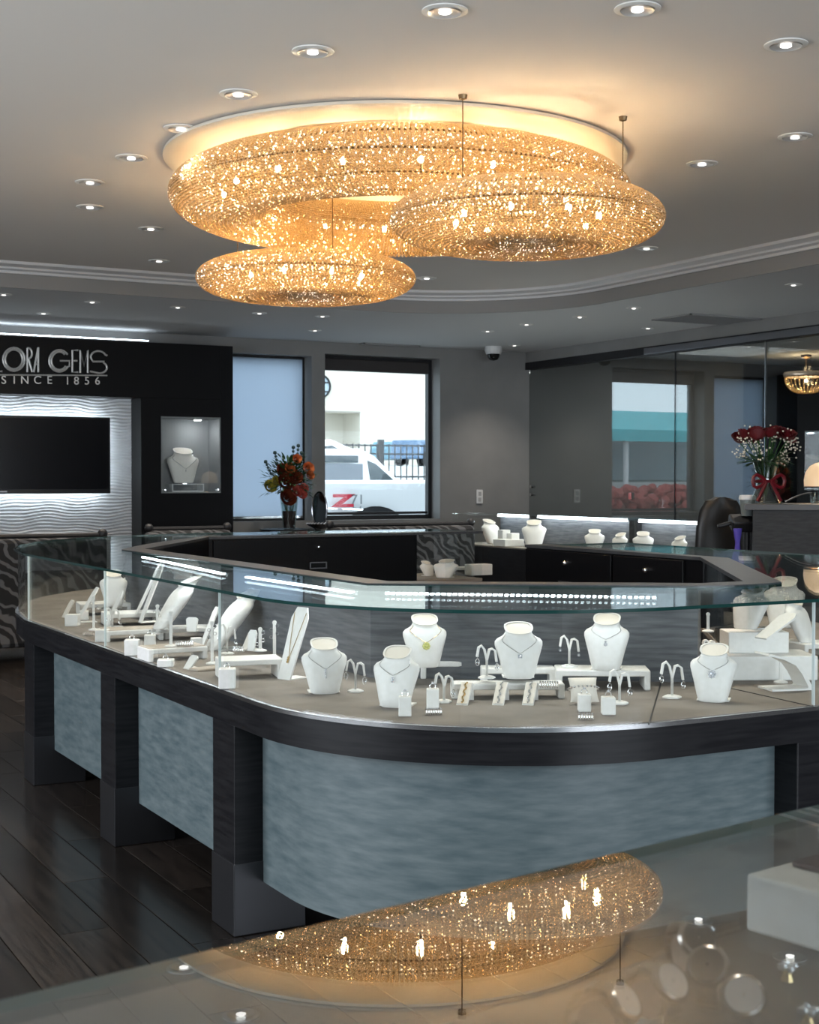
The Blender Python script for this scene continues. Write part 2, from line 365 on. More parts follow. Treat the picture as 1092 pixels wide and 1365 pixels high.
# niche
ni = thing('display_niche', 'lit glass-fronted wall niche set in the black column right of the television', 'niche', (4.98, YP, 1.36))
NB = pmat('niche_grey_lining', (.30, .31, .32), .55)
m = MB(); m.box(.001, .679, .345, .358, .001, .819).box(.001, .014, .01, .345, .014, .806).box(.666, .679, .01, .345, .014, .806).box(.001, .679, .01, .345, .001, .014).box(.001, .679, .01, .345, .806, .819)
m.build('lining', NB, ni)
MB().box(.002, .678, -.001, .004, .002, .818).build('front_glass', GL, ni)
MB().box(.42, .50, .1, .16, .792, .806).build('spot_housing', CHROME, ni)
MB().box(.43, .49, .11, .15, .788, .792).build('spot_lens', emat('niche_led', (.95, .98, 1), 130), ni)
for x in (.03, .63): MB().lathe([(.001, 0), (.018, 0), (.018, .012), (.001, .012)], 12, (x+.01, -.015, .03)).build('glass_stud', CHROME, ni)

# television
tv = thing('television', 'black flat television with halo lighting on the pale wave-relief wall', 'television', (2.2, 14.70, 1.36))
tw = 2.26
MB().box(0, tw, 0, .06, 0, .80).build('casing', pmat('tv_bezel', (.012, .012, .014), .25), tv, bevel=.008)
MB().box(.025, tw-.025, -.003, .0, .045, .775).build('screen', pmat('tv_screen', (.004, .004, .006), .16), tv)
MB().box(.3, tw-.3, .06, .215, .2, .6).build('wall_bracket', BLACKM, tv)
m = MB(); m.box(.1, tw-.06, .11, .13, .76, .785).box(.1, tw-.06, .11, .13, .015, .04); m.build('halo_strip', emat('halo_led', (.80, .92, 1.0), 15), tv)
MB().box(tw-.075, tw-.05, .11, .13, .06, .74).build('side_halo_strip', MATS['halo_led'], tv)
MB().box(tw/2-.05, tw/2+.05, -.006, -.003, .015, .03).build('badge', STEEL, tv)

# sign letters (art deco): strokes as tubes on the fascia
SIGN = pmat('brushed_silver_letters', (.78, .77, .75), .4, .6)
sg = thing('shop_sign', 'silver raised lettering LORA GEMS SINCE 1856 on the black fascia', 'sign', (0, YP-.03, 0))
def PXZ(x, y): p = onY(x, y, YP-.03); return (p.x, 0, p.z)
def stroke(name, lines, r=.0105):
    m = MB()
    for ln in lines: m.tube([PXZ(*q) for q in ln], r, 6)
    m.build(name, SIGN, sg, smooth=True)
def el(cx, cy, rx, ry, a0, a1, n=20): return [(cx+rx*math.cos(R(a0+(a1-a0)*i/n)), cy+ry*math.sin(R(a0+(a1-a0)*i/n))) for i in range(n+1)]
stroke('letter', [[(-8, 463), (-8, 495), (3, 495)]])
stroke('letter', [el(18.5, 479, 14.5, 15.5, 0, 360), el(18.5, 479, 11.5, 13, 0, 360)])
stroke('letter', [[(36.5, 496), (36.5, 464)], [(36.5, 464)]+el(38, 471, 4.5, 7, -90, 90, 8)+[(36.5, 478)], [(38, 478), (43, 496)]])
stroke('letter', [[(45, 496), (50.5, 464)], [(51, 463), (51, 496)], [(47.5, 485), (51, 485)]])
stroke('letter', [el(79, 481, 13.5, 14.5, -35, -330), [(80, 481), (92.5, 481), (92.5, 489)], el(79, 481, 10.5, 12, -45, -325)])
stroke('letter', [[(104, 467), (96.5, 467), (96.5, 496), (104, 496)], [(96.5, 481), (103, 481)]])
stroke('letter', [[(107, 497), (107, 467), (112, 488), (117, 467), (117, 497)]])
stroke('letter', [[(143, 474)]+el(131, 475.5, 10, 7.5, -20, -200, 10)+[(124, 482), (139, 482)]+el(133, 490, 9.5, 7.5, -60, 110, 10)+[(120, 495)]])
stroke('underline', [[(-30, 499.5), (143, 500.5)]], .008)
def textmesh(s, size, depth, off=0):
    c = bpy.data.curves.new('t', 'FONT'); c.body = s; c.offset = off; c.size = size; c.extrude = depth; c.align_x = 'CENTER'
    o = bpy.data.objects.new('t', c); COL.objects.link(o); dg = bpy.context.evaluated_depsgraph_get(); dg.update()
    me = bpy.data.meshes.new_from_object(o.evaluated_get(dg)); bpy.data.objects.remove(o); return me
for ch, px in zip('SINCE1856', (5, 19, 33, 50, 66, 90, 102, 116, 130)):
    me = textmesh(ch, .115, .004); me.materials.clear(); me.materials.append(SIGN)
    p = PXZ(px, 512.5 if px > 80 else 511.5); link('small_letter', me, sg, loc=(p[0], .0, p[2]), rot=(R(90), 0, 0))

# ceiling light grilles / vents
def vent(pos, w, d, label, rz=0):
    t = thing('air_vent', label, 'vent', pos, rz)
    VM = pmat('vent_paint', (.30, .30, .30), .6)
    m = MB(); m.box(-w/2, w/2, -d/2, -d/2+.02, -.012, 0).box(-w/2, w/2, d/2-.02, d/2, -.012, 0).box(-w/2, -w/2+.02, -d/2, d/2, -.012, 0).box(w/2-.02, w/2, -d/2, d/2, -.012, 0)
    m.build('frame', VM, t)
    n = max(2, int(d/.05))
    for i in range(n):
        y = -d/2+.02+(i+.5)*(d-.04)/n; MB().cbox((0, y, -.006), (w-.04, .028, .003), M=Matrix.Rotation(R(35), 4, 'X')).build('slat', VM, t)
p = onz(942, 425, ZS); vent((p.x, p.y, ZS-.001), .9, .6, 'square grey air vent in the ceiling edge above the glass partition')
p = onz(520, 459, ZS); vent((p.x, p.y, ZS-.001), .75, .12, 'narrow slot air vent in the ceiling above the clear window')
p = onz(20, 404, ZS)
# dome camera
p = onz(658, 462, ZS)
t = thing('dome_camera', 'small black dome security camera with white base on the ceiling near the corner', 'camera', (p.x, p.y, ZS))
MB().lathe([(.001, 0), (.10, 0), (.105, -.05), (.09, -.09), (.001, -.09)], 20).build('housing', pmat('white_plastic', (.7, .7, .7), .4), t, smooth=True)
MB().lathe([(.075, -.09), (.07, -.13), (.045, -.16), (.001, -.17)], 20).build('dome', pmat('smoked_dome', (.01, .01, .01), .08), t, smooth=True)
# wall outlet
p = onY(639, 662, 15.0)
t = thing('wall_outlet', 'white double outlet plate low on the grey wall near the corner', 'outlet', (p.x, 14.992, p.z))
MB().box(-.045, .045, -.006, .008, -.085, .085).build('cover_plate', pmat('white_plate', (.75, .75, .75), .35), t, bevel=.004)
for z in (-.035, .035): MB().box(-.022, .022, -.010, -.006, z-.025, z+.025).build('socket', pmat('socket_grey', (.45, .45, .45), .4), t, bevel=.004)

# ---------------------------------------------------------------- downlights
DLR = pmat('white_trim_ring', (.78, .77, .74), .4)
REF = pmat('downlight_reflector', (.80, .80, .80), .35, .5)
me_r = MB().lathe([(.095, 0), (.135, -.002), (.135, -.010), (.10, -.014), (.092, -.004)], 28).mesh('trim_ring', DLR, True)
me_c = MB().lathe([(.096, -.008), (.088, .03), (.07, .07), (.05, .095), (.001, .095)], 24).mesh('reflector', REF, True)
me_b = MB().lathe([(.034, .028), (.03, .06), (.02, .09), (.034, .028)], 12).mesh('bulb_side', REF)
mb_ = MB().lathe([(.001, .020), (.030, .022), (.036, .03), (.03, .06), (.001, .07)], 14); me_b = mb_.mesh('lamp_bulb', DLB, True)
dl_up = [(593, 13), (850, 10), (1048, 58), (417, 67), (318, 124), (241, 170), (175, 209), (120, 242), (120, 275), (201, 304), (212, 347), (569, 370), (1060, 181), (936, 217), (862, 330)]
where_up = ['at the top edge, left of the two nearest', 'at the top edge, right of the two nearest', 'in the top right corner', 'largest one left of the crystal rings, nearest the top', 'second from the top in the row left of the rings', 'touching the left tip of the big ring', 'fourth down the left row', 'upper of a close pair far left', 'lower of a close pair far left', 'below the big ring on the left, small', 'left of the lowest ring just inside the crown moulding', 'right of the lowest ring just inside the crown moulding', 'at the right edge, farther of the right-hand ones', 'right of the right-hand ring', 'half hidden under the right tip of the right ring']
dl_so = [(5, 392), (58, 417), (123, 402), (237, 409), (346, 417), (430, 421), (420, 440), (650, 441), (702, 432), (686, 460), (773, 422), (845, 410), (864, 437), (1058, 379)]
where_so = ['at the left edge', 'above the sign letters', 'second in the row above the sign fascia', 'third in the row above the black column', 'above the shaded window', 'just left of the gap between windows', 'nearer the clear window in the far row', 'left of the dome camera, nearer', 'in the middle below the crown moulding', 'beside the dome camera, farthest', 'fourth from the right', 'third from the right', 'near the glass partition head', 'rightmost under the crown moulding']
def downlight(x, y, zc, lab, en, small=1.0):
    en *= 3.2
    t = thing('downlight', lab, 'ceiling light', (x, y, zc-.001), random.random()*3, 'recessed ceiling downlights')
    t.scale = (.66*small,)*3
    link('trim_ring', me_r, t)
    c = link('reflector', me_c, t, loc=(0, 0, -.02)); c.scale = (1, 1, .12)
    link('lamp_bulb', me_b, t, loc=(0, 0, -.028)).scale = (1, 1, .35)
    l = lamp('downlight_spot', 'SPOT', (0, 0, -.05), en, (1.0, .90, .78), spot_size=R(100), spot_blend=.9, shadow_soft_size=.04); l.parent = t
for (px, py), w_ in zip(dl_up, where_up):
    p = onz(px, py, ZC); downlight(p.x, p.y, ZC, 'round recessed downlight, '+w_, 22)
for (px, py), w_ in zip(dl_so, where_so):
    p = onz(px, py, ZS); downlight(p.x, p.y, ZS, 'small downlight in the lower ceiling, '+w_, 20, .8)
for i, (x, y) in enumerate([(-.6, 4.5), (-.6, 8.5), (1.0, 1.6), (4.2, 1.0), (2.2, .4)]):
    downlight(x, y, ZC, 'round recessed downlight nearer than the picture shows, '+['far left and close', 'far left and deeper', 'over the left floor', 'over the foreground counter at the right', 'over the foreground counter at the left'][i], 22)

# ================================================================ CHANDELIER
md = MB().lathe([(.001, -.001), (1.27, -.001), (1.29, -.008), (1.29, -.022), (1.26, -.030), (1.20, -.024), (.001, -.024)], 72, (3.80, 7.10, ZC)).build('ceiling_medallion', pmat('medallion_paint', (.66, .60, .50), .6), smooth=True)
tag(md, 'pale round ceiling plate glowing above the largest crystal ring', 'ceiling plate')
def ring_lamp(label, cx, cy, cz, Rm, a, bz, ns, nb, br, nbulb, rods, en, tilt=0):
    t = thing('crystal_ring_chandelier', label, 'chandelier', (cx, cy, cz), 0, 'three crystal ring chandeliers hung together')
    FRM = pmat('bronze_frame', (.16, .11, .06), .35, .9)
    variants = []
    for v in range(4):
        m = MB()
        for k in range(nb):
            th = 2*PI*(k+.5)/nb+v*.003
            M = Euler((random.random()*6, random.random()*6, random.random()*6)).to_matrix()
            m.ico((Rm+a*math.cos(th), 0, bz*math.sin(th)), br*(1+.12*random.random()), M)
        variants.append(m.mesh('crystal_strand', BEAD, False, recalc=False))
    for i in range(ns):
        link('crystal_strand', variants[i % 4], t, rot=(0, 0, 2*PI*i/ns))
    hoop = lambda r, z, rr: MB().tube([(r*math.cos(2*PI*k/90), r*math.sin(2*PI*k/90), z) for k in range(90)], rr, 6, closed=True)
    for r, z in ((Rm+a*.90, 0), (Rm-a*.90, 0), (Rm, -bz*.93), (Rm, bz*.93)): hoop(r, z, .006).build('frame_hoop', FRM, t, smooth=True)
    m = MB()
    for k in range(12):
        q = 2*PI*(k+.5)/12; m.tube([((Rm+s*a*.9)*math.cos(q), (Rm+s*a*.9)*math.sin(q), 0) for s in (-1, 1)], .004, 5)
    m.build('frame_spokes', FRM, t)
    bm_ = MB().ball((0, 0, 0), .014, 10, 6, 1.4).mesh('bulb', BULB)
    for k in range(nbulb):
        q = 2*PI*k/nbulb; link('bulb', bm_, t, loc=(Rm*math.cos(q), Rm*math.sin(q), 0))
        s_ = MB().lathe([(.012, -.05), (.012, -.018), (.001, -.018)], 8).build('socket', FRM, t); s_.location = (Rm*math.cos(q), Rm*math.sin(q), 0)
        l = lamp('ring_light', 'POINT', (Rm*math.cos(q), Rm*math.sin(q), .03), en, (1.0, .70, .38), shadow_soft_size=.02); l.parent = t
    for x, y in rods:
        z1 = ZC-cz-(.03 if (x-3.8)**2+(y-7.1)**2 < 1.6 else 0)
        MB().tube([(x-cx, y-cy, bz*.6), (x-cx, y-cy, z1)], .0028, 6).build('suspension_rod', FRM, t)
        MB().lathe([(.001, -.025), (.018, -.02), (.022, 0), (.001, 0)], 12, (x-cx, y-cy, z1)).build('rod_canopy', FRM, t)
    return t
ring_lamp('largest crystal ring chandelier, close under the ceiling plate', 3.83, 7.10, 3.085, .985, .30, .16, 290, 76, .0086, 16, [(3.83-.98, 7.1), (3.83+.6, 7.85)], 2.1)
ring_lamp('crystal ring chandelier on the right, overlapping the big ring', 3.87, 5.87, 2.775, .355, .31, .135, 176, 76, .0082, 8, [(3.44, 5.76), (4.34, 5.72), (3.95, 6.25)], 2.5)
ring_lamp('lowest crystal ring chandelier at the lower left', 3.60, 7.87, 2.715, .355, .30, .115, 176, 74, .0082, 8, [(3.89, 8.05), (3.25, 8.1), (3.6, 7.5)], 2.5)

# ================================================================ SHOWCASE ISLAND
def lerp(a, b, t): return (a[0]+(b[0]-a[0])*t, a[1]+(b[1]-a[1])*t)
def resample(pts, n):
    pts = [Vector(p) for p in pts]; L_ = [0]
    for i in range(1, len(pts)): L_.append(L_[-1]+(pts[i]-pts[i-1]).length)
    out = []; j = 0
    for k in range(n+1):
        s = L_[-1]*k/n
        while j < len(pts)-2 and L_[j+1] < s: j += 1
        f = (s-L_[j])/max(1e-9, L_[j+1]-L_[j]); out.append(tuple(pts[j].lerp(pts[j+1], f)))
    return out
segs = [  # (outer points, inner points, count)
 ([(5.30, 9.30), (4.90, 9.30)], [(5.30, 8.60), (4.77, 8.60)], 2),
 ([(4.90, 9.30), (3.5, 9.30)], [(4.77, 8.60), (3.25, 8.60)], 6),
 ([(3.5, 9.30), (3.0, 9.2), (2.5, 8.92), (2.15, 8.52), (1.92, 8.06), (1.79, 7.62), (1.73, 7.15)], [(3.25, 8.60), (2.37, 7.25)], 22),
 ([(1.73, 7.15), (1.73, 4.14)], [(2.37, 7.25), (2.37, 4.50)], 10),
 (arc(2.63, 4.14, .9, 180, 270, 24), [(2.37, 4.50), (3.29, 3.88)], 24),
 ([(2.63, 3.24), (4.15, 3.24)], [(3.29, 3.88), (3.50, 3.88)], 8),
 (arc(4.15, 4.19, .95, 270, 360, 20), [(3.50, 3.88), (4.42, 5.20)], 20),
 ([(5.10, 4.19), (5.10, 6.70)], [(4.42, 5.20), (4.42, 6.70)], 8)]
OUT, INN = [], []
SEGI = []
for a, b_, n in segs:
    A = resample(a, n); B = resample(b_, n); SEGI.append(len(OUT) if not OUT else len(OUT)-1)
    if OUT: A = A[1:]; B = B[1:]
    OUT += A; INN += B
SEGI.append(len(OUT)-1)
def off(path, d):          # offset towards the inside of the island (path runs anticlockwise -> inside is left)
    n = len(path); o_ = []
    for i in range(n):
        a = Vector(path[max(0, i-1)]); b_ = Vector(path[min(n-1, i+1)]); t = (b_-a).normalized(); o_.append((path[i][0]-t.y*d, path[i][1]+t.x*d))
    return o_
def ribbon(A, B, z0, z1, name, mats, parent, edge_slot=False, smooth=False, bevel=0):
    n = len(A); m = MB(); vs = [(p[0], p[1], z) for z in (z0, z1) for P_ in (A, B) for p in P_]
    fs = []; mi = []
    for i in range(n-1):
        fs += [(i, i+1, n+i+1, n+i), (2*n+i, 3*n+i, 3*n+i+1, 2*n+i+1)]; mi += [0, 0]
        fs += [(i, 2*n+i, 2*n+i+1, i+1), (n+i, n+i+1, 3*n+i+1, 3*n+i)]; mi += [1, 1]
    fs += [(0, n, 3*n, 2*n), (n-1, 3*n-1, 4*n-1, 2*n-1)]; mi += [1, 1]
    m.add(vs, fs); m.mi = mi if edge_slot else [0]*len(fs)
    return m.build(name, mats, parent, smooth, bevel)
# orientation: path goes far-right -> far-left -> down -> front -> right : that is anticlockwise
isl = thing('display_counter', 'large curved island display counter with glass top and blue grey front panels', 'display counter', (0, 0, 0))
O2 = off(OUT, 0.02)
ribbon(OUT, off(OUT, .26), .695, .79, 'apron', DWOOD, isl, smooth=True)
ribbon(off(OUT, -.004), off(OUT, .014), .790, .803, 'edge_trim', TRIM, isl, smooth=True)
ribbon(off(OUT, .014), INN, .785, DECK, 'deck', DECKM, isl)
# front panels (recessed) split at the legs
PAN = off(OUT, .115)
def cum(path):
    L_ = [0]
    for i in range(1, len(path)): L_.append(L_[-1]+math.dist(path[i], path[i-1]))
    return L_
def cut(path, c0, c1):      # sub path by arc length
    L_ = cum(path); out = []
    def at(s):
        for i in range(1, len(path)):
            if L_[i] >= s: f = (s-L_[i-1])/max(1e-9, L_[i]-L_[i-1]); return lerp(path[i-1], path[i], f)
        return path[-1]
    return [at(c0)]+[p for p, l in zip(path, L_) if c0 < l < c1]+[at(c1)]
LO = cum(OUT); i2, i3, i4 = SEGI[3], SEGI[4], SEGI[5]
sL = lambda Yv: LO[i2]+(7.15-Yv)       # arclength of left straight at given Y
sF = lambda Xv: LO[i4]+(Xv-2.63)
# leg positions: (start, end) arclength along OUT
legs = [(sL(7.20), sL(6.99)), (sL(5.86), sL(5.66)), (sL(4.55), sL(4.35)), (sF(3.13), sF(3.32)), (sF(4.0), sF(4.2)), (LO[-1]-2.2, LO[-1]-2.0), (LO[-1]-.2, LO[-1]), (LO[SEGI[2]], LO[SEGI[2]]+.2), (.0, .2)]
legs.sort()
for s0, s1 in legs:
    A = cut(OUT, s0, s1)
    if len(A) < 2: continue
    a, b_ = A[0], A[-1]; t = (Vector(b_)-Vector(a)).normalized(); nn = Vector((-t.y, t.x))*.25
    q = [a, b_, (b_[0]+nn.x, b_[1]+nn.y), (a[0]+nn.x, a[1]+nn.y)]
    lg = MB().prism(q, .235, .697).build('leg', DWOOD, isl, bevel=.004)
    c = Vector((sum(p[0] for p in q)/4, sum(p[1] for p in q)/4)); q2 = [tuple(c+(Vector(p)-c)*1.03) for p in q]
    MB().prism(q2, 0.001, .24).build('kick_plate', KICK, lg, bevel=.003)
for k in range(len(legs)-1):
    P0 = cut(OUT, legs[k][1]-.02, legs[k+1][0]+.02); P1 = off(P0, .10); P2 = off(P0, .12)
    ribbon(P1, P2, .17, .70, 'front_panel', PANEL, isl, smooth=True)
ribbon(off(OUT, .125), INN, .17, .784, 'cabinet_body', BLACKM, isl)
ribbon(off(OUT, .45), off(INN, -.05), .001, .17, 'plinth', BLACKM, isl)
# back cabinet wall inside the case (grey streaked laminate), cap board and inner drawer fronts
INo = []
def offI(d):  # offset inner path outward (towards glass)
    n = len(INN); o_ = []
    for i in range(n):
        a = Vector(INN[i]); b_ = Vector(OUT[i]); v = (b_-a); o_.append(tuple(a+v.normalized()*d))
    return o_
s_a, s_b = SEGI[1], SEGI[4]+1
for nm, a_, b_, mt_ in (('back_panel', .10, .021, BACKP), ('staff_side_panel', .02, .0, BLACK)):
    ribbon(offI(a_)[SEGI[1]:SEGI[5]+1], offI(b_)[SEGI[1]:SEGI[5]+1], DECK, TOP-.012, nm, mt_, isl)
    ribbon(offI(a_)[SEGI[7]:], offI(b_)[SEGI[7]:], DECK, TOP-.012, nm, mt_, isl)
ribbon(offI(.012)[SEGI[6]:SEGI[7]+1], offI(.004)[SEGI[6]:SEGI[7]+1], DECK, TOP-.012, 'rear_glass', GL, isl)
ribbon(offI(.12), [tuple(Vector(i)-(Vector(o_)-Vector(i)).normalized()*.012) for i, o_ in zip(INN, OUT)], TOP-.012, TOP+.004, 'counter_cap', CAPW, isl)
# glass top
ribbon(off(OUT, -.008), offI(.121), TOP-.010, TOP, 'glass_top', [GLT, EDGE], isl, edge_slot=True)
# glass front panes
joints = [0, LO[SEGI[2]]+.1, sL(7.14), sL(5.84), sL(4.52), sF(3.21), LO[SEGI[6]]+.75, LO[-1]]
for a, b_ in zip(joints[:-1], joints[1:]):
    A = cut(OUT, a+.001, b_-.001); A = off(A, .012); B = off(A, .008)
    ribbon(A, B, .803, TOP-.010, 'glass_pane', [GL, EDGEL], isl, edge_slot=False, smooth=True)
    q = A[-1]; q2 = B[-1]
    MB().prism([(q[0]-.0015, q[1]-.0015), (q[0]+.0015, q[1]-.0015), (q2[0]+.0015, q2[1]+.0015), (q2[0]-.0015, q2[1]+.0015)], .804, TOP-.011).build('pane_joint', EDGEL, isl)
A = cut(OUT, .01, .02); MB().box(5.292, 5.30, 8.72, 9.28, DECK, TOP-.011).build('end_pane', GL, isl)
MB().box(5.0, 5.3, 8.60, 8.606, DECK, TOP-.011).build('rear_pane', GL, isl)
# LED strips in the rear upper corner of the case
def led_run(pa, dots=False):
    for i in range(len(pa)-1):
        a = Vector((*pa[i], 0)); b_ = Vector((*pa[i+1], 0)); d = b_-a; c = (a+b_)/2; rz = math.atan2(d.y, d.x)
        nv = Vector((-d.y, d.x, 0)).normalized()
        if nv.dot(Vector((3.4, 6.2, 0))-c) < 0: nv = -nv
        MB().cbox((c.x+nv.x*.014, c.y+nv.y*.014, TOP-.018), (d.length, .012, .014), rz).build('led_housing', TRIM, isl)
        if dots:
            n = int(d.length/.019); m = MB()
            for k in range(n):
                q = a.lerp(b_, (k+.5)/n); m.cbox((q.x, q.y, TOP-.0145), (.0085, .014, .006), rz)
            m.build('led_strip', emat('led_dots', (.86, .94, 1.0), 30), isl)
        else:
            MB().cbox((c.x, c.y, TOP-.0145), (d.length-.02, .016, .006), rz).build('led_strip', LED, isl)
g = lambda px, py: tuple(onz(px, py, TOP-.02))[:2]
led_run([g(190, 744), g(298, 767)]); led_run([g(328, 771), g(470, 792)]); led_run([g(512, 793), g(876, 799)], True)
led_run([(4.55, 5.4), (4.55, 6.6)]); led_run([(3.5, 8.75), (4.8, 8.75)])
# inner drawer fronts on far and right arms
def drawer(p, rz, w, h, z, handle=True):
    """p: left end of the front seen from inside, rz: direction of front"""
    M = Matrix.Translation((p[0], p[1], z)) @ Matrix.Rotation(rz, 4, 'Z')
    d = MB().box(.004, w-.004, -.018, 0, .004, h-.004).build('drawer', BLACK, isl, bevel=.003); d.matrix_local = M
    lk = MB().lathe([(.001, 0), (.013, 0), (.013, .012), (.008, .02), (.001, .022)], 12).build('lock', CHROME, d, smooth=True); lk.matrix_local = Matrix.Translation((w/2, -.018, h*.80)) @ Matrix.Rotation(R(90), 4, 'X')
    if handle:
        m = MB(); hw, hh = .062, .022
        m.box(w/2-hw, w/2+hw, -.026, -.018, h*.42+hh-.006, h*.42+hh).box(w/2-hw, w/2+hw, -.026, -.018, h*.42-hh, h*.42-hh+.006).box(w/2-hw, w/2-hw+.006, -.026, -.018, h*.42-hh, h*.42+hh).box(w/2+hw-.006, w/2+hw, -.026, -.018, h*.42-hh, h*.42+hh)
        m.build('handle', STEEL, d)
    return d
drawer((3.27, 8.60), 0, 1.48, .32, .80)
drawer((4.42, 6.69), R(-90), .80, .32, .80); drawer((4.42, 5.88), R(-90), .56, .32, .80, False)
MB().box(3.25, 4.77, 8.59, 8.60, .17, .80).build('lower_drawer_front', BLACK, isl)
MB().box(4.41, 4.42, 5.3, 6.7, .17, .80).build('lower_drawer_front', BLACK, isl)

# ================================================================ DISPLAY PIECES
def loft_bust(hgt=.165, wid=.15, lean=10, n=28):
    rows = [(0, .26, .15, 0), (.02, .30, .17, 0), (.15, .345, .20, 0), (.35, .40, .225, .0), (.52, .455, .235, .0), (.64, .492, .23, .0), (.71, .49, .215, 0), (.765, .44, .20, .0), (.80, .36, .185, .0), (.835, .305, .19, 0), (.88, .272, .19, -.005), (.93, .27, .20, -.01), (.975, .295, .225, -.015), (.99, .30, .23, -.015)]
    k = math.tan(R(lean))
    rings = []
    for z, hw, hd, yo in rows:
        r = []
        for i in range(n):
            t = 2*PI*i/n; c, s = math.cos(t), math.sin(t); e = .78
            x = hw*math.copysign(abs(c)**e, c); y = hd*1.05*math.copysign(abs(s)**e, s)
            if y > 0: y *= .75
            tilt = .10*(y/ .2)*max(0, (z-.8)/.2)
            zz = z+tilt
            r.append((x*wid, (y+yo)*wid+zz*hgt*k, zz*hgt))
        rings.append(r)
    m = MB(); m.loft(rings, cap=False)
    # base cap and sunken neck disc
    nb = len(m.v); m.add(rings[0], [tuple(range(n))[::-1]])
    inner = []
    for (x, y, z) in rings[-1]:
        cx_, cy_ = 0, sum(q[1] for q in rings[-1])/n; inner.append((x*.86, cy_+(y-cy_)*.86, z-.0015))
    m.loft([rings[-1], inner], cap=False); m.cur = 1; m.add([(x, y, z-.002) for x, y, z in inner], [tuple(range(n))]); m.cur = 0
    return m, k
def bust_front(h, wid, hgt, lean, ang):
    """point on front surface at relative height h, angle from front (deg)"""
    rows = [(.15, .345, .20), (.35, .40, .225), (.52, .455, .235), (.64, .492, .23), (.71, .49, .215), (.765, .44, .20), (.80, .36, .185), (.835, .305, .19), (.88, .272, .19), (.93, .27, .20)]
    for a, b_ in zip(rows[:-1], rows[1:]):
        if a[0] <= h <= b_[0]:
            f = (h-a[0])/(b_[0]-a[0]); hw = a[1]+(b_[1]-a[1])*f; hd = a[2]+(b_[2]-a[2])*f; break
    t = R(-90+ang); c, s = math.cos(t), math.sin(t); e = .78
    x = hw*math.copysign(abs(c)**e, c); y = hd*1.05*math.copysign(abs(s)**e, s); k = math.tan(R(lean))
    tilt = .10*(y/.2)*max(0, (h-.8)/.2); zz = h+tilt
    return Vector((x*wid, y*wid*1.0+zz*hgt*k-.002, zz*hgt))
bust_cache = {}
def bust(pos, rz, label, s=1.0, lean=10, hgt=.165, wid=.15, neck=None, nl=None, group='white jewellery busts'):
    key = (round(s, 2), lean, hgt, wid)
    if key not in bust_cache:
        m, k = loft_bust(hgt*s, wid*s, lean); me = m.mesh('form', [WHITEL, CREAML], True)
        foot = None
        if lean > 5:
            foot = MB().box(-.05*s, .05*s, .005, .06*s+hgt*s*k*.35, 0, .004).mesh('foot', WHITEL)
        bust_cache[key] = (me, foot)
    me, foot = bust_cache[key]
    t = thing('necklace_bust', label, 'display bust', pos, rz, group)
    link('form', me, t)
    if foot: link('foot', foot, t)
    if neck:
        nt_ = thing('necklace', nl, 'necklace', pos, rz)
        W_, H_ = wid*s, hgt*s; pts = []; lo = neck.get('lo', .52)
        for i in range(25):
            u = -1+2*i/24; h = lo+(.86-lo)*abs(u)**1.25; ang = 78*u*abs(u)**.15 if abs(u) > 0 else 0
            ang = 75*math.copysign(abs(u)**.9, u)*(.25+.75*abs(u))
            pts.append(bust_front(h, W_, H_, lean, ang)+Vector((0, -.0005, 0)))
        MB().tube(pts, neck.get('r', .0009), 5).build('chain', neck.get('mat', SILVER), nt_)
        p = bust_front(lo-.02, W_, H_, lean, 0); m = MB(); k = neck.get('kind', 'drop'); g_ = neck.get('gem', GEM)
        if k == 'flower':
            for a in range(8): m.ico(p+Vector((.009*math.cos(a*PI/4), -.003, .009*math.sin(a*PI/4)-.008)), .0055)
            m.ico(p+Vector((0, -.005, -.008)), .006)
        elif k == 'square':
            m.cbox(p+Vector((0, -.002, -.005)), (.013, .004, .012)); m.ico(p+Vector((0, -.004, -.005)), .005)
        elif k == 'long':
            for a in range(5): m.ico(p+Vector((0, -.002, -.006*a)), .0045-.0003*a)
        else:
            m.ico(p+Vector((0, -.003, -.004)), .004); m.ico(p+Vector((0, -.003, -.013)), .007)
        m.build('pendant', g_, nt_)
    return t
def riser(pos, w, d, h, rz, label, wall=.02, mat=WHITEL, pad=None, legs_=True):
    t = thing('display_riser', label, 'riser', pos, rz, 'white display risers')
    m = MB()
    if legs_:
        pr = [(-w/2, 0), (-w/2, h), (w/2, h), (w/2, 0), (w/2-wall, 0), (w/2-wall, h-wall), (-w/2+wall, h-wall), (-w/2+wall, 0)]
        # extrude along y: build using three boxes merged to one outline
        n = len(pr); vs = [(x, -d/2, z) for x, z in pr]+[(x, d/2, z) for x, z in pr]
        fs = [tuple(range(n)), tuple(range(n, 2*n))[::-1]]+[((i+1) % n, i, i+n, (i+1) % n+n) for i in range(n)]
        m.add(vs, fs)
    else: m.box(-w/2, w/2, -d/2, d/2, 0, h)
    m.build('body', mat, t, bevel=.004)
    if pad: MB().box(-w/2+.006, w/2-.006, -d/2+.006, d/2-.006, h-.0005, h+.002).build('top_pad', pad, t)
    return t
def ring_obj(pos, rz, label, r=.009, mat=SILVER, lean=0, group='rings on display'):
    t = thing('ring', label, 'ring', pos, rz, group)
    MB().tube([(r*math.cos(a*PI/9), 0, r+r*math.sin(a*PI/9)) for a in range(18)], .0013, 6, closed=True).build('band', mat, t, smooth=True)
    MB().ico((0, 0, 2*r+.002), .0045).build('stone', GEM, t)
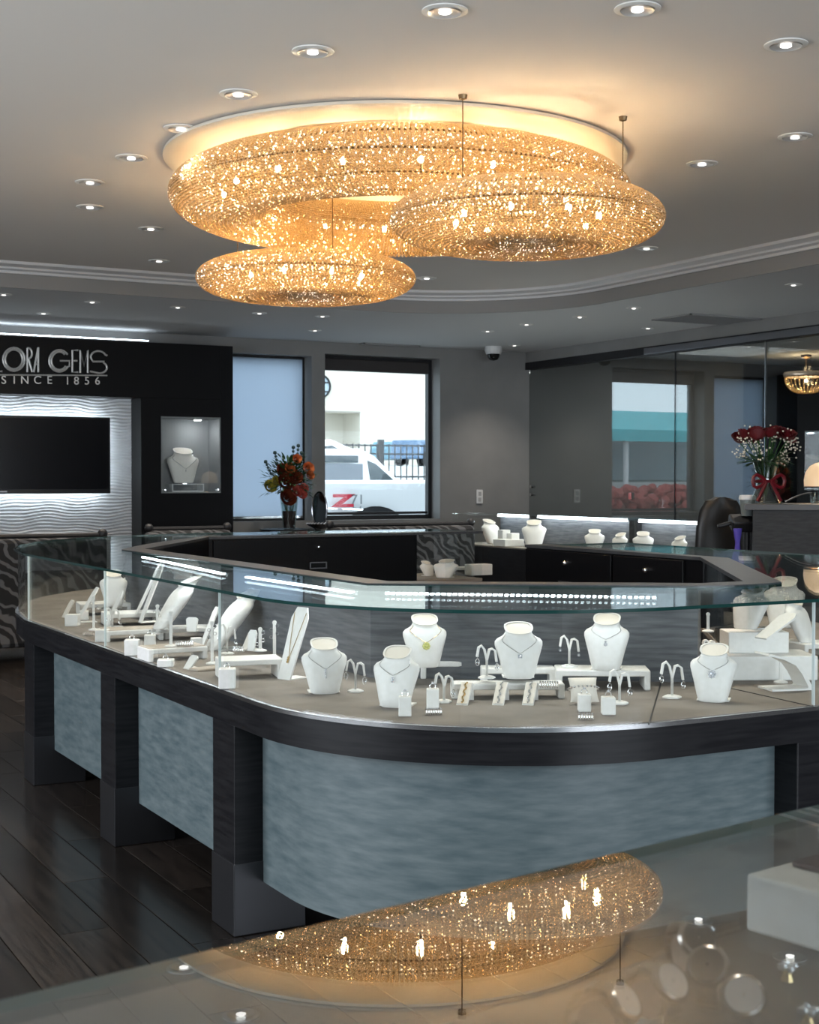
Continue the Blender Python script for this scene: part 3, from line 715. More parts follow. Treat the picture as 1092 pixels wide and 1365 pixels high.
def ring_box(pos, rz, label, w=.036, h=.052, ringlab=None):
    t = thing('ring_stand', label, 'ring stand', pos, rz, 'white ring blocks')
    MB().box(-w/2, w/2, -w/2, w/2, 0, h).build('block', WHITEL, t, bevel=.003)
    MB().box(-w*.36, w*.36, -.004, .004, h-.0005, h+.0015).build('slot', CREAML, t)
    if ringlab: ring_obj((pos[0], pos[1], pos[2]+h-.003), rz, ringlab)
def earring_stand(pos, rz, label, h=.10, s=1.0, elab=None, mat=None, drop='star'):
    t = thing('earring_stand', label, 'earring stand', pos, rz, 'white arched earring stands')
    mat = mat or WHITEL; h *= s
    MB().lathe([(.001, 0), (.027*s, 0), (.027*s, .004), (.019*s, .008), (.001, .0085)], 6).build('base', mat, t)
    w = .020*s
    # arch: post rises, splits to two drooping arms
    def arm(sg, peak, out, lowz):
        pts = [(0, 0, .006), (0, 0, h*.55), (sg*out*.25, 0, h*.88), (sg*out*.55, 0, h*peak), (sg*out*.85, 0, h*(peak-.06)), (sg*out, 0, lowz)]
        m = MB(); rings = []
        P_ = [Vector(p) for p in pts]
        for i, p in enumerate(P_):
            tt = (P_[min(i+1, len(P_)-1)]-P_[max(0, i-1)]).normalized(); nn = Vector((tt.z, 0, -tt.x))*.0032
            ww = w*(.6 if i < 2 else .75)
            rings.append([p+nn+Vector((0, ww/2, 0)), p-nn+Vector((0, ww/2, 0)), p-nn-Vector((0, ww/2, 0)), p+nn-Vector((0, ww/2, 0))])
        m.loft(rings); m.build('arm', mat, t)
    arm(-1, 1.0, .030*s, h*.66); arm(1, .90, .030*s, h*.50)
    e = thing('earrings', elab or label.replace('earring stand', 'pair of drop earrings on the stand'), 'earrings', pos, rz)
    for sg, z0 in ((-1, h*.66), (1, h*.50)):
        m = MB()
        if drop == 'star':
            for a in range(6): m.cbox((sg*.030*s, -.008, z0-.012), (.012, .0015, .0022), M=Matrix.Rotation(a*PI/3, 4, 'Y'))
            m.ico((sg*.030*s, -.009, z0-.012), .003)
        else:
            m.tube([(sg*.030*s+.006*math.sin(a*PI/6), -.008, z0-.016-.011*math.cos(a*PI/6)) for a in range(12)], .0014, 5, closed=True)
            m.ico((sg*.030*s, -.008, z0-.018), .0042)
        m.tube([(sg*.030*s, -.008, z0-.005), (sg*.030*s, -.008, z0+.004)], .0006, 4)
        m.build('earring', SILVER if drop != 'star' else GEM, e)
def post_stand(pos, rz, label, h=.13, jl=None):
    """slim upright earring post with perforated bar and hanging hoops"""
    t = thing('earring_post', label, 'earring stand', pos, rz, 'slim upright earring posts')
    MB().lathe([(.001, 0), (.024, 0), (.024, .004), (.01, .009), (.001, .009)], 16).build('base', WHITEL, t, smooth=True)
    MB().box(-.006, .006, -.003, .003, .007, h).build('post', WHITEL, t, bevel=.002)
    MB().lathe([(.001, -.003), (.008, -.003), (.008, .003), (.001, .003)], 12).build('post_head', WHITEL, t).matrix_local = Matrix.Translation((0, 0, h)) @ Matrix.Rotation(R(90), 4, 'X')
    if jl:
        e = thing('earrings', jl, 'earrings', pos, rz)
        for k in range(4):
            z = h-.012-.014*k; m = MB(); sx = -1 if k % 2 else 1
            m.tube([(sx*.011+.006*math.cos(a*PI/5), -.005, z+.006*math.sin(a*PI/5)) for a in range(10)], .001, 5, closed=True); m.build('hoop', SILVER, e)
def ramp(pos, rz, label, w=.036, run=.07, h=.045, pad=True, blab=None, thick=.004, mat=None, bmat=SILVER):
    """inverted V bracelet ramp: front slope faces -y"""
    t = thing('bracelet_ramp', label, 'bracelet ramp', pos, rz, 'sloping bracelet ramps')
    mat = mat or WHITEL
    pr = [(-run, 0), (-.004, h), (.004, h), (.022, 0), (.016, 0), (.0, h-thick*2), (-run+.008, 0)]
    MB().extrude(pr, -w/2, w/2).build('ramp_body', mat, t)
    a = math.atan2(h, run-.004)
    if pad:
        pd = MB().box(-w/2+.002, w/2-.002, 0, .9*math.hypot(run, h), 0, .0015).build('pad', CREAML, t); pd.location = (0, -run+.004, .004); pd.rotation_euler = (a, 0, 0)
    if blab:
        b2 = thing('bracelet', blab, 'bracelet', pos, rz)
        m = MB(); n = 16
        for k in range(n):
            u = (k+1)/(n+1.5); p = Vector((0.003*math.sin(k*1.3), -run+run*.95*u, h*u*1.0+.006)); m.ico(p, .0035)
        m.build('links', bmat, b2)
def slant_pad(pos, rz, label, w=.06, h=.15, lean=25, nl=None, foot=True, mat=None, tap=.75):
    w *= 1.12; h *= 1.12
    """tall leaning necklace pad with cut corners on a folded foot"""
    t = thing('necklace_pad', label, 'necklace display', pos, rz, 'tall leaning necklace pads')
    mat = mat or WHITEL
    M = Matrix.Rotation(R(-lean), 4, 'X'); th = .006
    out = [(-w/2*tap, 0), (w/2*tap, 0), (w/2, h*.85), (w/2*.6, h), (-w/2*.6, h), (-w/2, h*.85)]
    n = len(out); vs = [M @ Vector((x, 0, z)) for x, z in out]+[M @ Vector((x, th, z)) for x, z in out]
    MB().add(vs, [tuple(range(n)), tuple(range(n, 2*n))[::-1]]+[((i+1) % n, i, i+n, (i+1) % n+n) for i in range(n)]).build('pad', mat, t)
    if foot:
        top = M @ Vector((0, th, h*.75)); k = h*.75*math.sin(R(lean))
        MB().box(-w/2*tap, w/2*tap, 0, k+.02, 0, .004).build('foot', mat, t)
    if nl:
        e = thing('necklace', nl, 'necklace', pos, rz); pts = []
        for i in range(15):
            u = -1+2*i/14; pts.append(M @ Vector((u*w*.36, -.002, h*(.30+.62*abs(u)**1.2))))
        MB().tube(pts, .0011, 5).build('chain', GOLD, e); m = MB()
        for dz in (0, .008, .016): m.ico(M @ Vector((0, -.004, h*.30-dz)), .005)
        m.build('pendant', GOLD, e)
def D_(px, py, z=DECK): p = onz(px, py, z); return (p.x, p.y, z)

# facing angles: local -y is the front. Camera looks along +(.48,.88); facing camera = rz of -YAW
FC = -YAW
# ---- risers of the front section
rzF = FC
riser(D_(602, 902), .22, .12, .062, rzF, 'low white riser under the bust at the left of the front group')
riser(D_(676, 929), .36, .085, .048, rzF+.02, 'white bridge riser at front centre with three bracelet ramps leaning on it')
riser(D_(690, 912), .25, .09, .060, rzF, 'white riser directly under the centre bust, behind the bridge riser')
riser(D_(802, 916), .31, .15, .066, rzF-.05, 'wide white riser under the right bust of the front group')
# ---- busts of the front section
bust(D_(433, 924), FC+.18, 'white bust facing front at the curved corner, leftmost of the front group', 1.0, 8, .165, .152, dict(kind='long', lo=.5), 'fine silver necklace on the leftmost front bust')
bust(D_(526, 942), FC-.28, 'white bust turned right, frontmost beside a small ring block', 1.0, 12, .170, .148, dict(kind='drop', lo=.58), 'silver necklace with small cross drop on the frontmost bust')
bust(D_(567, 889, DECK+.062), FC+.12, 'white bust with yellow flower pendant on a low riser', 1.0, 8, .165, .152, dict(kind='flower', lo=.52, gem=YGEM, mat=GOLD), 'necklace with a yellow flower pendant')
bust(D_(692, 904, DECK+.060), FC+.03, 'white bust at front centre above the three bracelet ramps', 1.0, 8, .165, .157, dict(kind='square', lo=.50), 'silver necklace with a square pendant on the centre bust')
bust(D_(808, 893, DECK+.066), FC-.22, 'white bust on the wide riser, right of the front group', 1.0, 12, .172, .152, dict(kind='drop', lo=.60), 'short silver necklace on the bust of the wide riser')
bust(D_(950, 935), FC-.32, 'white bust by itself right of the deck seam', 1.0, 14, .165, .148, dict(kind='flower', lo=.60), 'silver necklace with round cluster pendant on the bust right of the seam')
# ---- ring blocks front
ring_box(D_(540, 954), FC, 'small white ring block in front of the frontmost bust', .038, .058, 'ring on the block before the frontmost bust')
ring_box(D_(577, 944), FC, 'white ring block right of the frontmost bust', .038, .060, 'ring on the block right of the frontmost bust')
ring_box(D_(779, 948), FC, 'white ring block in front of the bracelet pillow', .038, .052, 'ring on the block before the pillow')
ring_box(D_(811, 952), FC, 'white ring block, right one of the pair at the front edge', .040, .052, 'ring on the right block of the front pair')
# ---- earring stands front
earring_stand(D_(474, 922), FC, 'white arched earring stand between the two leftmost front busts', .105, 1.0, 'silver drop earrings between the two leftmost front busts', drop='hoop')
earring_stand(D_(592, 936), FC+.2, 'arched earring stand just right of the second ring block', .095, .95, 'drop earrings right of the second ring block', drop='hoop')
earring_stand(D_(649, 904, DECK+.060), FC+.1, 'arched earring stand left of the centre bust on its riser', .100, 1.05, 'drop earrings left of the centre bust', drop='hoop')
earring_stand(D_(759, 889, DECK+.066), FC, 'arched earring stand with star earrings left of the wide-riser bust', .100, 1.05, 'star earrings left of the wide-riser bust')
earring_stand(D_(826, 938), FC, 'arched earring stand behind the pair of front ring blocks', .100, 1.05, 'hoop earrings behind the pair of ring blocks', drop='hoop')
earring_stand(D_(896, 930), FC, 'arched earring stand left of the bust beyond the seam', .100, 1.15, 'oval drop earrings left of the bust beyond the seam', drop='hoop')
# ---- bracelet ramps
for i, (px, w_) in enumerate(((623, 'left'), (670, 'middle'), (709, 'right'))):
    p = D_(px, 934); ramp(p, FC-.22, 'white sloping bracelet ramp, %s of three on the bridge riser' % w_, .036, .095, .058, True, 'slim bracelet on the %s ramp of three' % w_, bmat=GOLD if i == 0 else SILVER)
# ---- pillow with bracelet
pp = D_(778, 938)
t = thing('bracelet_pillow', 'small cream pillow propped up beside the front ring blocks', 'pillow', pp, FC+.1)
m = MB(); rings = []
for k in range(9):
    u = -1+2*k/8; hh = .020*(1-abs(u)**2.5)+.002; ww = .046*(1-.12*(1-abs(u)**2)); r_ = []
    for i in range(20):
        a = 2*PI*i/20; r_.append(Vector((ww*math.copysign(abs(math.cos(a))**.5, math.cos(a)), hh*math.sin(a), u*.040)))
    rings.append([Matrix.Rotation(R(-28), 3, 'X') @ v+Vector((0, .0, .043)) for v in r_])
m.loft(rings); m.build('cushion', CREAML, t, smooth=True)
t = thing('bracelet', 'sparkling bracelet wrapped round the cream pillow', 'bracelet', pp, FC+.1)
m = MB()
for k in range(22):
    a = -PI*.0+2*PI*k/22; m.ico(Matrix.Rotation(R(-28), 3, 'X') @ Vector((.048*math.cos(a)*.98, .024*math.sin(a), .004))+Vector((0, 0, .043)), .0045)
m.build('links', SILVER, t)
# ---- rings heaped flat (cluster of loose rings)
def bracelet_roll(px, py, z, label, n=10, L_=.045, rz=0):
    t = thing('ring_roll', label, 'ring display', D_(px, py, z), FC+rz)
    MB().tube([(-L_/2, 0, .008), (L_/2, 0, .008)], [.006, .006], 10).build('roll', CREAML, t, smooth=True)
    for k in range(n):
        x = -L_/2+L_*(k+.5)/n; m = MB().tube([(x, .0088*math.cos(a*PI/6), .009+.0088*math.sin(a*PI/6)) for a in range(12)], .0012, 5, closed=True); m.ico((x, -.003, .019), .0035)
        m.build('ring_band', SILVER, t)
bracelet_roll(578, 953, DECK, 'short roll of silver rings lying by the second ring block', 7, .05, .15)
bracelet_roll(781, 960, DECK, 'short roll of silver rings lying at the front edge before the pair of ring blocks', 6, .045, -.1)
bracelet_roll(732, 917, DECK+.048, 'roll of silver rings on the right end of the bridge riser', 8, .06, -.2)
# deck seam strip
a = onz(886, 895, DECK); b_ = onz(865, 966, DECK); d = b_-a
s_ = MB().cbox((a+b_)/2+Vector((0, 0, .0012)), (d.length, .004, .0016), math.atan2(d.y, d.x)).build('deck_seam', BLACKM, isl)
a = onz(975, 918, DECK); b_ = onz(1092, 944, DECK); d = b_-a
MB().cbox((a+b_)/2+Vector((0, 0, .0012)), (d.length, .004, .0016), math.atan2(d.y, d.x)).build('deck_seam', BLACKM, isl)

# ---- right hand group
riser(D_(1017, 902), .33, .20, .085, FC+.03, 'long low white block at the far right under the stepped display', legs_=False)
riser(D_(1005, 868, DECK+.085), .215, .13, .075, FC+.03, 'upper white block of the stepped display at the far right', legs_=False)
bust(D_(994, 838, DECK+.16), FC-.9, 'white bust standing highest on the stepped blocks at the right', 1.0, 20, .142, .15)
slant_pad(D_(1014, 850, DECK+.16), FC-1.1, 'white leaning pad lying over the upper block at the right', .07, .14, 60, foot=False)
bust(D_(1075, 856, DECK+.06), FC+.9, 'white bust at the right edge leaning left over a small stand', 1.0, 22, .165, .145)
riser(D_(1082, 876), .16, .12, .06, FC+.4, 'small white riser under the bust at the right edge')
post_stand(D_(944, 842, DECK+.085), FC, 'short white post left of the highest bust', .07)
earring_stand(D_(945, 868, DECK+.085), FC+.4, 'arched stand with cross earrings before the upper block', .05, .8, 'cross earrings before the upper white block')
# curved S shaped pad on thin post
pz = D_(1050, 918)
t = thing('curved_display_stand', 'curved cream and grey Z-shaped jewellery stand at the right', 'display stand', pz, FC+.25)
prof = [(-.075, .0), (.055, .0), (.06, .006), (.035, .055), (.012, .085), (-.03, .105), (-.085, .118), (-.088, .112), (-.035, .098), (.003, .078), (.024, .050), (.045, .010), (.04, .006), (-.075, .006)]
m = MB(); n = len(prof); vs = [(x*1.1, -.05, z*1.05) for x, z in prof]+[(x*1.1, .05, z*1.05) for x, z in prof]
m.add(vs, [tuple(range(n)), tuple(range(n, 2*n))[::-1]]+[((i+1) % n, i, i+n, (i+1) % n+n) for i in range(n)])
m.build('curved_sheet', WHITEL, t)
post_stand(D_(1041, 910), FC, 'slim post with white cap foot behind the curved stand', .075)
t = D_(1012, 893)
# ---- left arm groups
LX = R(-90)+.15          # facing -X
riser(D_(176, 832), .27, .19, .060, FC+.35, 'white riser in the left arm under two long leaning pads')
riser(D_(138, 818), .26, .19, .060, FC+.35, 'white riser farthest along the left arm under the farthest bust')
riser(D_(178, 852), .28, .15, .048, FC+.45, 'taupe-topped white riser in the left arm behind the square ring block', pad=TAUPE)
riser(D_(230, 878), .24, .14, .050, FC+.5, 'taupe-topped riser in the left arm carrying a jewelled cluster', pad=TAUPE)
riser(D_(246, 850), .24, .14, .050, FC+.3, 'thin white riser under the left one of the two side-on busts')
riser(D_(332, 902), .22, .14, .068, FC+.28, 'white riser with open front at the bend of the counter')
riser(D_(276, 893), .12, .06, .010, FC+.75, 'low taupe tray at the glass left of the corner ring block', legs_=False, mat=TAUPE)
bust(D_(214, 838, DECK+.0505), FC-1.15, 'side-on white bust in the left arm, taller of the farther ones', 1.15, 34, .185, .155)
bust(D_(284, 866, DECK+.0), FC-1.15, 'side-on white bust nearest the bend, with earring hanging behind', 1.2, 36, .20, .155)
bust(D_(152, 808, DECK+.060), FC+.3, 'white bust farthest along the left arm, half hidden by pads', 1.0, 10, .17, .14)
slant_pad(D_(181, 818, DECK+.060), FC-1.2, 'long white leaning pad, farther of the close pair', .05, .25, 26)
slant_pad(D_(186, 830, DECK+.060), FC-1.1, 'long white leaning pad, nearer of the close pair', .05, .25, 22)
slant_pad(D_(101, 830), FC-1.1, 'short white pad leaning near the far glass joint', .055, .18, 32)
slant_pad(D_(130, 812), FC-1.2, 'broad white pad leaning behind the short pad', .08, .20, 42)
slant_pad(D_(84, 823), FC-1.0, 'small cream leaning pad nearest the far end', .05, .09, 30, mat=CREAML)
slant_pad(D_(378, 906), FC-.75, 'tall white necklace pad with long pendants at the bend', .075, .235, 20, 'gold long-drop necklace on the tall pad at the bend')
slant_pad(D_(325, 866, DECK+.068), FC-.9, 'little cream pad leaning on the open riser', .04, .07, 30, mat=CREAML)
slant_pad(D_(334, 868, DECK+.068), FC-.6, 'little pointed white pad on the open riser', .035, .07, 10)
slant_pad(D_(255, 842, DECK+.050), FC-.3, 'small upright white plaque behind the side-on busts', .05, .055, 8)
slant_pad(D_(248, 892), FC-.9, 'small white pad leaning at the glass before the taupe riser', .05, .055, 38)
ring_box(D_(97, 834), FC, 'white ring block nearest the far end of the left arm', .062, .055)
ring_box(D_(137, 855), FC, 'white ring block next to the silver clusters', .055, .052)
ring_box(D_(176, 873), FC+.1, 'square white ring block before the taupe riser', .056, .062, 'ring on the square block before the taupe riser')
ring_box(D_(221, 888), FC+.1, 'low wide white block at the glass of the left arm', .060, .026, 'ring on the low block at the glass')
ring_box(D_(303, 917), FC+.1, 'white cube ring block at the bend of the counter', .056, .066, 'ring on the cube block at the bend')
post_stand(D_(125, 840), FC, 'slim post farthest along the left arm', .15, 'hoops on the farthest slim post')
post_stand(D_(210, 845, DECK+.03), FC, 'slim post with gold hoops beside the farther side-on bust', .12, 'hoops beside the farther side-on bust')
post_stand(D_(228, 862, DECK+.052), FC, 'slim clear-topped post rising from the taupe riser', .13)
post_stand(D_(279, 828, DECK+.03), FC, 'slim post with drop earrings between the side-on busts', .13, 'drop earrings between the side-on busts')
post_stand(D_(283, 885), FC, 'slim post before the bust nearest the bend', .155, 'hoops before the bust nearest the bend')
post_stand(D_(366, 878, DECK+.03), FC, 'slim post with clustered hoops beside the tall pad', .135, 'clustered hoops beside the tall pad')
post_stand(D_(347, 868, DECK+.068), FC, 'slim post on the right end of the open riser', .08, 'hoops on the right end of the open riser')
ring_box(D_(112, 826), FC+.2, 'small white ring block behind the one nearest the far end', .045, .045)
ring_box(D_(200, 862), FC+.1, 'white ring block between the two taupe-topped risers', .045, .05, 'ring on the block between the two taupe-topped risers')
ring_box(D_(262, 868), FC+.2, 'white ring block behind the taupe riser carrying the cluster', .045, .055)
earring_stand(D_(150, 842), FC+.5, 'arched earring stand among the ring blocks of the left arm', .10, 1.1, 'drop earrings among the ring blocks of the left arm', drop='hoop')
earring_stand(D_(303, 872), FC+.3, 'arched earring stand behind the open riser at the bend', .11, 1.1, 'hoop earrings behind the open riser at the bend', drop='hoop')
slant_pad(D_(268, 862), FC-1.0, 'narrow white pad leaning just left of the bust nearest the bend', .04, .16, 24)
slant_pad(D_(140, 836), FC-1.1, 'narrow white pad leaning beside the slim posts far along the left arm', .045, .17, 26)
bracelet_roll(118, 848, DECK, 'silver ring cluster lying near the far ring block', 6, .05)
bracelet_roll(246, 862, DECK+.052, 'jewelled ring roll on the taupe riser', 8, .07)
bracelet_roll(318, 870, DECK+.068, 'small ring roll on the open riser', 5, .04)
# niche bust and acrylic stand
bust((5.30, 14.80, 1.36+.014+.095), 0, 'white bust with a necklace inside the lit wall niche', 1.0, 4, .36, .36, dict(kind='drop', lo=.42, r=.003), 'silver necklace on the niche bust', group=None)
t = thing('acrylic_stand', 'clear block stand under the niche bust', 'stand', (5.32, 14.80, 1.374))
m = MB().box(-.18, .18, -.1, .1, 0, .012).box(-.18, -.17, -.1, .1, .012, .075).box(.17, .18, -.1, .1, .012, .075).box(-.18, .18, -.1, .1, .075, .085); m.build('body', pmat('frosted_acrylic', (.75, .77, .8), .2), t)
MB().lathe([(.001, .085), (.05, .085), (.05, .09), (.008, .095), (.001, .095)], 16).build('stem', CHROME, t)

# ================================================================ BACK RIGHT WALL SHOWCASE
wc = thing('wall_showcase', 'long low lit glass showcase running along the tinted partition', 'display counter', (8.0, 0, 0))
y0, y1 = 9.42, 13.6
MB().box(0, .7, y0, y1, 0.0, .79).build('cabinet_body', DWOOD, wc)
MB().box(.01, .62, y0+.06, y1, .79, .805).build('deck', DECKM, wc)
MB().box(.62, .70, y0, y1, .79, TOP-.02).build('back_panel', BACKP, wc)
MB().box(-.004, .0, y0, y1, .80, TOP-.008).build('front_glass', GL, wc)
MB().box(-.006, .70, y0, y1, TOP-.008, TOP).build('glass_top', [GLT], wc)
MB().box(.0, .7, y0-.02, y0+.06, 0, TOP-.009).build('end_panel', DWOOD, wc)
for a, b_ in ((9.52, 11.0), (11.2, 12.75), (12.95, 13.55)):
    MB().box(.57, .60, a, b_, TOP-.035, TOP-.01).build('led_housing', TRIM, wc)
    MB().box(.55, .57, a, b_, TOP-.04, TOP-.014).build('led_strip', LED, wc)
for y in (11.1, 12.85): MB().box(.56, .62, y-.06, y+.06, .805, TOP-.009).build('stile', DWOOD, wc)
bk = [(657, 'nearest the far end of the wall showcase', .9, 1.25), (712, 'beside the white boxes in the wall showcase', 0, 1.3), (793, 'fourth from the right in the wall showcase', 0, 1.0), (858, 'second from the right in the wall showcase', 0, 1.0), (824, 'turned sideways between two others in the wall showcase', -.8, .9), (903, 'rightmost in the wall showcase', -.9, .9)]
def onX(x, y, v): r = ray(x, y); return Vector((0, 0, EYE))+r*(v/r.x)
for px, lab, r_, s_ in bk:
    p = onX(px, 700, 8.3); bust((p.x, p.y, .805), FC+r_-.1, 'white bust '+lab, s_, 14, .20, .20, group='busts in the wall showcase')
for k, (px, w_, h_) in enumerate(((672, .10, .16), (684, .10, .13), (678, .24, .07))):
    p = onX(px, 715, 8.15+.1*(k < 2)); t = tag(MB().box(-w_/2, w_/2, -w_/2, w_/2, 0, h_).build('display_block', WHITEL, bevel=.005), ['tall white block in the wall showcase, left of two', 'shorter white block in the wall showcase, right of two', 'wide low white block before the pair in the wall showcase'][k], 'display block'); t.location = (p.x, p.y, .806)
# blurred contents in the far glass end of the island
p = onY(592, 760, 8.78); bust((p.x, p.y, DECK), FC-.5, 'low white bust in front of the far glass end of the island', .9, 22, .135, .215)
p = onY(572, 760, 8.98); bust((p.x, p.y, DECK), FC+.7, 'small white bust half hidden at the left of the far glass end', .6, 22, .17, .2)
p = onY(622, 760, 9.1); riser((p.x, p.y, DECK), .3, .12, .05, 0, 'white riser at the back of the far glass end of the island')
p = onY(638, 757, 8.9); t = tag(MB().box(-.09, .09, -.05, .05, 0, .08).build('display_block', WHITEL, bevel=.005), 'white block by the end pane in the far glass end', 'display block'); t.location = (p.x, p.y, DECK+.001)
# right arm busts seen through the glass
bust((4.78, 5.05, DECK), FC-.4, 'white bust seen through the glass top at the back of the right arm', 1.15, 16, .19, .17)
bust((4.75, 4.45, DECK), FC+.5, 'white bust half seen in the right arm near the edge of the picture', 1.1, 16, .19, .17)

# ================================================================ RECEPTION COUNTER, OFFICE
p = ond(993, 672, 10.6); rx, ry, rzt = p.x, p.y, p.z
rc = thing('reception_counter', 'tall dark reception counter with grey ledge at the right edge', 'reception desk', (rx, ry, 0), FC-R(13))
MB().box(.06, 1.30, .03, .55, .0, rzt-.045).build('front_body', noisecol(pmat('charcoal_weave', rough=.6), 12, (.02, .02, .021), (.034, .034, .035), (1, 1, 6)), rc)
MB().box(0, 1.34, 0, .6, rzt-.045, rzt).build('ledge', pmat('grey_ledge', (.10, .098, .10), .35), rc, bevel=.004)
# red rose bouquet
def petal_rose(m, c, r, M=None):
    c = Vector(c)
    for layer, (rr, hh, n, op) in enumerate(((.35, .9, 4, .1), (.6, .85, 5, .3), (.9, .7, 6, .6), (1.05, .5, 6, .95))):
        for k in range(n):
            a = 2*PI*k/n+layer*.5; w = 2.2*PI/n*.55; vs = []; fs = []
            for i in range(4):
                v = i/3
                for j in range(5):
                    u = -1+2*j/4; aa = a+u*w; rad = r*(rr*(.45+.55*v**.6)+op*.25*v*v*(1-.2*u*u)); z = r*(-.5+v*(hh+.35)-.12*v*u*u)
                    q = Vector((rad*math.cos(aa), rad*math.sin(aa), z)); vs.append(c+(M @ q if M else q))
            for i in range(3):
                for j in range(4): q = i*5+j; fs.append((q, q+1, q+6, q+5))
            m.add(vs, fs)
def leaf(m, p, d, L_, w):
    d = Vector(d).normalized(); s = d.cross(Vector((0, 0, 1))).normalized(); u = s.cross(d); p = Vector(p)
    vs = [p, p+d*L_*.35+s*w, p+d*L_*.4+u*w*.3, p+d*L_*.35-s*w, p+d*L_-u*w*.6, p+d*L_*.72+s*w*.6, p+d*L_*.72-s*w*.6, p+d*L_*.75+u*w*.1]
    m.add(vs, [(0, 1, 2), (0, 2, 3), (1, 5, 7, 2), (2, 7, 6, 3), (5, 4, 7), (7, 4, 6)])
VG = glassmat('vase_glass', (.80, .85, .84), base=.10)
STEM = pmat('green_stem', (.03, .10, .02), .5); LEAF = pmat('dark_green_leaf', (.02, .07, .02), .45)
def vase(pos, prof, label, water=None):
    t = thing('glass_vase', label, 'vase', pos); MB().lathe(prof, 24).build('vessel', VG, t, smooth=True, recalc=False)
    if water: MB().lathe([(.001, .012), (prof[1][0]*.86, .012), (water[0], water[1]), (.001, water[1])], 20).build('water', pmat('vase_water', (.10, .06, .06), .08), t, smooth=True)
    return t
p = ond(1021, 668, 10.85); vp = Vector((p.x, p.y, rzt))
vase(vp, [(.001, .0), (.125, .0), (.12, .02), (.075, .13), (.068, .2), (.10, .32), (.115, .36), (.11, .36), (.095, .32), (.062, .2), (.068, .13), (.11, .02), (.001, .012)], 'flared clear glass vase holding the red roses on the reception counter')
t = thing('rose_bouquet', 'bouquet of dark red roses with white filler on the reception counter', 'flowers', vp+Vector((0, 0, .30)))
mats_red = pmat('red_petal', (.11, .002, .006), .6)
ms = MB()
def rdir(): a = random.random()*2*PI; return a
pos_roses = []
for k in range(15):
    a = k*2.4; rr_ = .20*math.sqrt((k+.5)/15); h_ = .24-1.6*rr_*rr_+.03*random.random(); q = Vector((rr_*math.cos(a)*1.05, rr_*math.sin(a), h_)); pos_roses.append(q)
    m = MB(); petal_rose(m, (0, 0, 0), .048+.008*random.random()); o = m.build('rose', mats_red, t, smooth=True, recalc=False); o.location = q; o.rotation_euler = (-q.y*3, q.x*3, a)
    ms.tube([(0, 0, -.25), q*.5+Vector((0, 0, -.05)), q-Vector((0, 0, .03))], .004, 5)
ms.build('stems', STEM, t)
m = MB()
for k in range(230):
    a = random.random()*2*PI; e = random.random()*1.3-.25; rr_ = .17+.09*random.random(); cl = random.random()
    a = (k//23)*.63*1.0+random.gauss(0, .16); e = ((k//23)*37 % 10)/10*1.2-.2+random.gauss(0, .14)
    m.ico((rr_*math.cos(a)*math.cos(e), rr_*math.sin(a)*math.cos(e), .09+rr_*math.sin(e)), .0075)
o = m.build('white_filler', pmat('cream_blossom', (.80, .74, .62), .6), t); o['kind'] = 'stuff'
m = MB()
for k in range(34):
    a = random.random()*2*PI; leaf(m, (.08*math.cos(a), .08*math.sin(a), .02), (math.cos(a), math.sin(a), random.uniform(-.35, .7)), .15, .022)
m.build('leaves', LEAF, t, recalc=False)
# ribbon / red wrap round the vase neck
m = MB().tube([(.076*math.cos(k*PI/10), .076*math.sin(k*PI/10), .17) for k in range(20)], .012, 8, closed=True)
for sg in (-1, 1):
    L_ = [(sg*(.02+.10*math.sin(k*PI/8)), -.085, .17+sg*.0+.05*math.sin(k*PI/4)) for k in range(9)]; m.tube(L_, .014, 6)
    m.tube([(sg*.02, -.09, .16), (sg*.06, -.095, .08), (sg*.09, -.10, .02)], .013, 6)
o = tag(m.build('red_ribbon', pmat('red_ribbon', (.14, .003, .010), .4), smooth=True), 'dark red ribbon bow tied around the rose vase', 'ribbon'); o.location = vp; o.rotation_euler = (0, 0, FC)
# desk lamp with cream dome shade at the right edge
p = ond(1092, 672, 10.9); lp = Vector((p.x+.02, p.y, rzt))
t = thing('table_lamp', 'table lamp with glowing cream dome shade at the right edge', 'lamp', lp)
MB().lathe([(.001, 0), (.07, 0), (.07, .012), (.012, .02), (.010, .12), (.001, .12)], 20).build('base', BLACKM, t, smooth=True)
MB().lathe([(.125, .13), (.128, .18), (.115, .24), (.085, .285), (.04, .31), (.001, .315)], 26).build('shade', pmat('cream_glass_shade', (.85, .62, .40), .4, Emission_Color=(1, .70, .40, 1), Emission_Strength=.35), t, smooth=True, recalc=False)
MB().lathe([(.127, .12), (.129, .131), (.12, .131), (.12, .12), (.127, .12)], 26).build('rim', BLACKM, t)
lamp('lamp_bulb_light', 'POINT', lp+Vector((0, 0, .16)), 2.0, (1, .72, .42), shadow_soft_size=.04).parent = None
# chrome faucet-like arc wire
m = MB().tube([ond(1047+i*3.2, 669-9*math.sin(i/12*PI*.6)-.3*i, 10.75) for i in range(12)], .006, 6, cap=True)
tag(m.build('chrome_arc_handle', CHROME, None, smooth=True), 'thin arched chrome rail on the counter beside the lamp', 'rail')
# tumbler
vase(ond(1086, 672, 10.75)*1.0, [(.001, 0), (.03, 0), (.036, .09), (.033, .09), (.027, .006), (.001, .006)], 'small glass tumbler at the right end of the counter')
